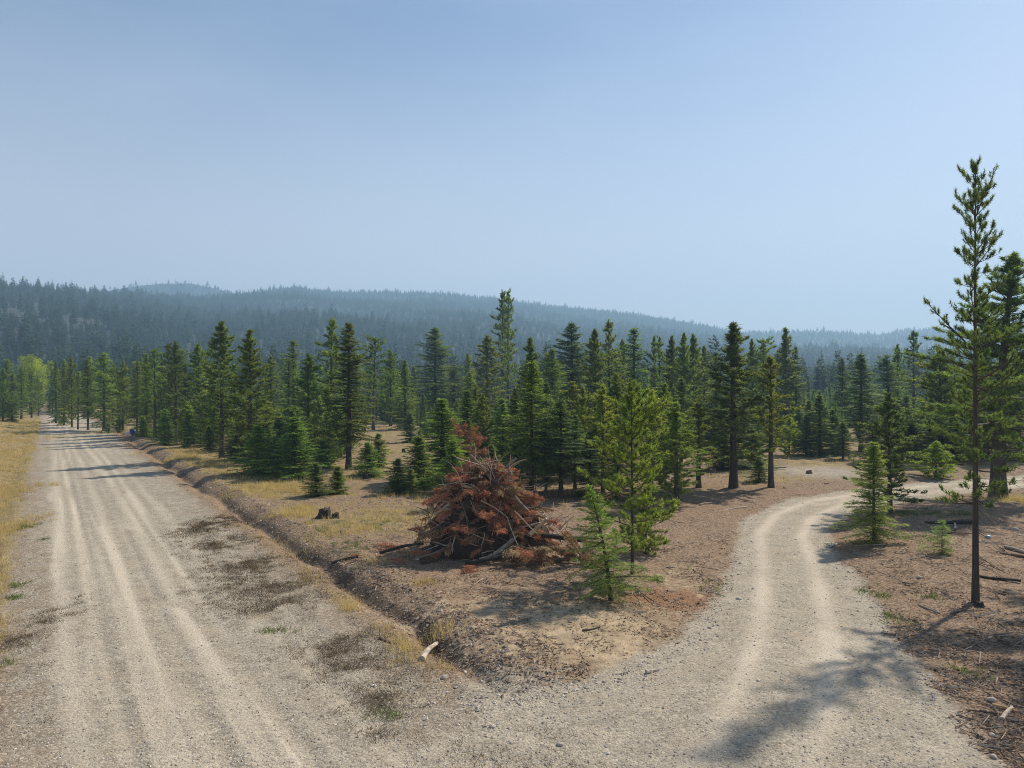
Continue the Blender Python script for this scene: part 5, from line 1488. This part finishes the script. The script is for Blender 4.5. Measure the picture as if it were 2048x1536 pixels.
def sticks(X, Y, L, R, tone, g, mat, name, lift=0.01):
    n = len(X); a = g.uniform(0, 6.28, n)
    d = np.stack([np.cos(a), np.sin(a), g.normal(0, 0.10, n)], 1)
    c = np.stack([X, Y, ground_z(X, Y) + lift + R], 1)
    sd = np.stack([-np.sin(a), np.cos(a), np.zeros(n)], 1)
    up = np.array([0, 0, 1.0])
    mid = c + sd * (g.normal(0, 0.035, n) * L)[:, None]
    P0 = c - d * (L / 2)[:, None]; P1 = c + d * (L / 2)[:, None]
    rings = []
    for Pt, k in ((P0, 1.0), (mid, 0.9), (P1, 0.55)):
        r = (R * k)[:, None]
        rings += [Pt - sd * r, Pt + sd * r, Pt + up * r * 1.5]
    V = np.stack(rings, 1)
    f = []
    for q in (0, 3):
        for i in range(3):
            j = (i + 1) % 3
            f += [(q + i, q + j, q + 3 + j), (q + i, q + 3 + j, q + 3 + i)]
    T = (np.array(f)[None] + (np.arange(n) * 9)[:, None, None]).reshape(-1, 3)
    return mesh_np(name, V.reshape(-1, 3), T, [mat], None, np.repeat(tone, 9))


X, Y = fan_points(90000, 13, 75, 0.78, g, 1.4)
mk = masks(X, Y)
prob = (1 - np.clip(mk['gravel'] * 1.3, 0, 1)) * (0.25 + 0.75 * mk['litter']) * (mk['s'] > 8.9) * (0.3 + 0.9 * mk['n1'])
k = g.random(len(X)) < prob * 0.45 * sstep(0.38, 0.62, 0.5 * mk['n1'] + 0.5 * mk['n2'])
X, Y = X[k], Y[k]; n = len(X)
tag(link(bpy.data.objects.new("twigs", sticks(X, Y, np.clip(g.lognormal(-1.25, 0.6, n), 0.1, 1.6), np.clip(g.lognormal(-4.95, 0.5, n), 0.004, 0.03), np.clip(g.beta(1.1, 1.1, n), 0, 1), g, M_TWIGLITTER, "twigs"))),
    "scattered twigs and sticks over the brown forest litter", "twigs", None, "stuff")
print("twigs", n)

X, Y = fan_points(190000, 13, 60, 0.78, g, 1.5)
mk = masks(X, Y)
prob = (1 - np.clip(mk['gravel'] * 1.2, 0, 1)) * (mk['s'] > 8.7) * (0.2 + 0.8 * mk['litter']) * (0.2 + mk['n2'])
k = g.random(len(X)) < prob * 1.0 * sstep(0.34, 0.60, mk['n2'])
X, Y = X[k], Y[k]; n = len(X)
b = TB(); a = g.uniform(0, 6.28, n)
d = unit(np.stack([np.cos(a), np.sin(a), g.uniform(0.0, 0.35, n)], 1))
b.blades(np.stack([X, Y, ground_z(X, Y) + 0.012], 1), d, unit(np.cross(d, np.array([0, 0, 1.0]) + g.normal(0, 0.35, (n, 3)))), g.uniform(0.04, 0.16, n), g.uniform(0.025, 0.06, n), np.clip(g.normal(0.5, 0.28, n), 0, 1))
tag(link(bpy.data.objects.new("needle_litter", b.mesh("needle_litter", [M_CHIP]))), "brown needle litter and bark chips on the cleared ground", "litter", None, "stuff")


def tufts(X, Y, nb, hmin, hmax, w, g, mat, name, spread=0.12, lean=0.45, tone_mu=0.5):
    n = len(X); b = TB()
    hs = np.repeat(g.uniform(hmin, hmax, n), nb)
    tmu = np.repeat(np.clip(g.normal(tone_mu, 0.2, n), 0, 1), nb)
    x = np.repeat(X, nb) + g.normal(0, spread, n * nb); y = np.repeat(Y, nb) + g.normal(0, spread, n * nb)
    d = unit(np.stack([g.normal(0, lean, n * nb), g.normal(0, lean, n * nb), np.ones(n * nb)], 1))
    b.blades(np.stack([x, y, ground_z(x, y) - 0.01], 1), d, unit(np.cross(d, g.normal(0, 1, (n * nb, 3)))), hs * g.uniform(0.5, 1.15, n * nb), w * (0.6 + np.repeat(Y, nb) / 45.0), np.clip(tmu + g.normal(0, 0.15, n * nb), 0, 1))
    return b.mesh(name, [mat])


X, Y = fan_points(42000, 18, 150, 0.85, g, 1.2)
mk = masks(X, Y)
prob = np.clip(mk['grass'], 0, 1) ** 1.3 * (1 - np.clip(mk['gravel'] * 1.15, 0, 1)) * sstep(0.42, 0.62, mk['n1'] * 0.6 + mk['n2'] * 0.45)
k = g.random(len(X)) < prob * 0.95
X, Y = X[k], Y[k]
ng_ = 2600
ss = 10.2 + g.random(ng_) ** 1.2 * 9; tt = 26 + g.random(ng_) ** 1.3 * 75
xs = ss * RNX + tt * RDX; ys = ss * RNY + tt * RDY
k = fbm(xs * 0.4, ys * 0.4, 73, 4) > 0.53
X = np.concatenate([X, xs[k]]); Y = np.concatenate([Y, ys[k]])
tag(link(bpy.data.objects.new("dry_grass", tufts(X, Y, 11, 0.16, 0.48, 0.012, g, M_STRAW, "dry_grass", 0.14))), "straw-yellow dry grass on the road verges and in the clearing", "dry grass", None, "stuff")
print("grass tufts", len(X))
ng_ = 5200
ss = -1.3 - g.random(ng_) ** 1.3 * 9.0; tt = 18 + g.random(ng_) ** 1.5 * 150
xs = ss * RNX + tt * RDX; ys = ss * RNY + tt * RDY
k = fbm(xs * 0.5, ys * 0.35, 71, 4) > 0.50 - 0.05 * (ss > -4)
bxl, byl = xs[k], ys[k]
tag(link(bpy.data.objects.new("verge_grass", tufts(bxl, byl, 16, 0.15, 0.5, 0.012, g, M_STRAW, "verge_grass", 0.18, 0.5, 0.55))), "golden grass bunches on the left road verge", "dry grass", None, "stuff")
# taller yellow bunches seen singly as patches in the photograph
bx_, by_ = [], []
for (px, py, rx, ry, c) in [(30, 985, .9, 3, 60), (20, 1060, .7, 2.5, 60), (12, 905, 1, 5, 60), (60, 880, 2, 8, 50), (470, 1040, 0, 0, 0), (585, 1030, 1.0, 1.0, 55), (560, 975, 1.6, 1.6, 70), (600, 985, 1.2, 1.0, 40),
                            (400, 905, 3.5, 2.5, 110), (365, 915, 2, 2, 70), (430, 930, 2.5, 1.5, 50), (250, 862, 4, 3, 60), (600, 1018, 0.8, 0.8, 30), (690, 1060, 1.5, 1.2, 30), (2010, 1000, 1.5, 1.0, 40), (840, 1165, .4, .4, 8), (705, 1215, .4, .5, 14), (880, 1285, .35, .3, 7), (800, 1300, .3, .5, 6)]:
    if c == 0: continue
    x, y, _ = gp(px, py)
    bx_.append(g.normal(x, rx * 0.6, c)); by_.append(g.normal(y, ry * 0.6, c))
bx_ = np.concatenate(bx_); by_ = np.concatenate(by_)
tag(link(bpy.data.objects.new("tall_dry_grass", tufts(bx_, by_, 34, 0.18, 0.48, 0.010, g, M_STRAW, "tall_dry_grass", 0.16, 0.4, 0.6))), "taller golden grass bunches along the verge and ditch", "dry grass", None, "stuff")

# dead brown weeds on the road shoulder, a few green plants
X, Y = [], []
for (px, py, rx, ry) in WEED_SPOTS:
    x, y, _ = gp(px, py); c = int(560 * rx * ry) + 25
    X.append(g.normal(x, rx * 0.9, c)); Y.append(g.normal(y, ry * 0.9, c))
xs, ys = fan_points(9000, 12, 70, 0.8, g, 1.4); mk = masks(xs, ys)
k = g.random(len(xs)) < ((mk['s'] > 5.6) & (mk['s'] < 8.8) & (mk['t'] > 10)) * 0.5 * (mk['n1'] > 0.46) + ((mk['s'] < 0.1) & (mk['s'] > -2.5)) * 0.4 * (mk['n1'] > 0.42)
X.append(xs[k]); Y.append(ys[k])
X = np.concatenate(X); Y = np.concatenate(Y)
mk = masks(X, Y)
k = (mk['n2'] * 0.6 + mk['n1'] * 0.4 > 0.47) | (g.random(len(X)) < 0.10)
X, Y = X[k], Y[k]
tag(link(bpy.data.objects.new("dead_weeds", tufts(X, Y, 13, 0.03, 0.15, 0.012, g, M_WEED, "dead_weeds", 0.10, 0.9))), "matted dead brown weeds on the road shoulders", "weeds", None, "stuff")
X, Y = [], []
for (px, py, rx, ry, c) in [(40, 1055, .5, .5, 40), (35, 1170, .2, .3, 14), (30, 1195, .2, .3, 14), (545, 1262, .3, .2, 14), (770, 1430, .3, .15, 12), (5, 1330, .3, .3, 10), (85, 1080, .2, .3, 6), (690, 1095, 1.2, .9, 40), (740, 1050, 1.5, 1.2, 40), (640, 1060, .8, .8, 20),
                            (1800, 1240, .5, .5, 24), (1740, 1185, .4, .6, 20), (1860, 1195, .2, .2, 8), (1830, 1025, 2.0, .8, 60), (1900, 1030, 2, .8, 40), (1820, 1075, 1.0, 1.0, 40), (1310, 1160, .3, .3, 20), (1440, 950, 2, 1.5, 40), (1945, 1345, .3, .3, 8), (1420, 1170, .5, 1, 14)]:
    x, y, _ = gp(px, py); X.append(g.normal(x, rx * .7, c)); Y.append(g.normal(y, ry * .7, c))
X = np.concatenate(X); Y = np.concatenate(Y)
tag(link(bpy.data.objects.new("green_weeds", tufts(X, Y, 16, 0.06, 0.22, 0.016, g, M_GREENWEED, "green_weeds", 0.09, 0.7))), "low green weeds among the litter and on the verges", "weeds", None, "stuff")

# ------------------------------------------------------------------ smoke haze in the air
hz = bpy.data.meshes.new("haze")
x0, x1, y0, y1, z0, z1 = -3600, 3600, -250, 3050, -3.4, 368
hz.from_pydata([(x0, y0, z0), (x1, y0, z0), (x1, y1, z0), (x0, y1, z0), (x0, y0, z1), (x1, y0, z1), (x1, y1, z1), (x0, y1, z1)], [],
               [(0, 3, 2, 1), (4, 5, 6, 7), (0, 1, 5, 4), (1, 2, 6, 5), (2, 3, 7, 6), (3, 0, 4, 7)])
m, nt, out = new_mat("smoke_haze")
pv = N(nt, "ShaderNodeVolumePrincipled")
pv.inputs['Color'].default_value = (0.46, 0.71, 0.96, 1)
pv.inputs['Density'].default_value = 0.00042
pv.inputs['Density Attribute'].default_value = ""
pv.inputs['Temperature Attribute'].default_value = ""
pv.inputs['Color Attribute'].default_value = ""
pv.inputs['Anisotropy'].default_value = 0.2
nt.links.new(pv.outputs[0], out.inputs['Volume'])
hz.materials.append(m)
tag(link(bpy.data.objects.new("haze", hz)), "thin blue smoke haze filling the valley air", "haze", None, "stuff")
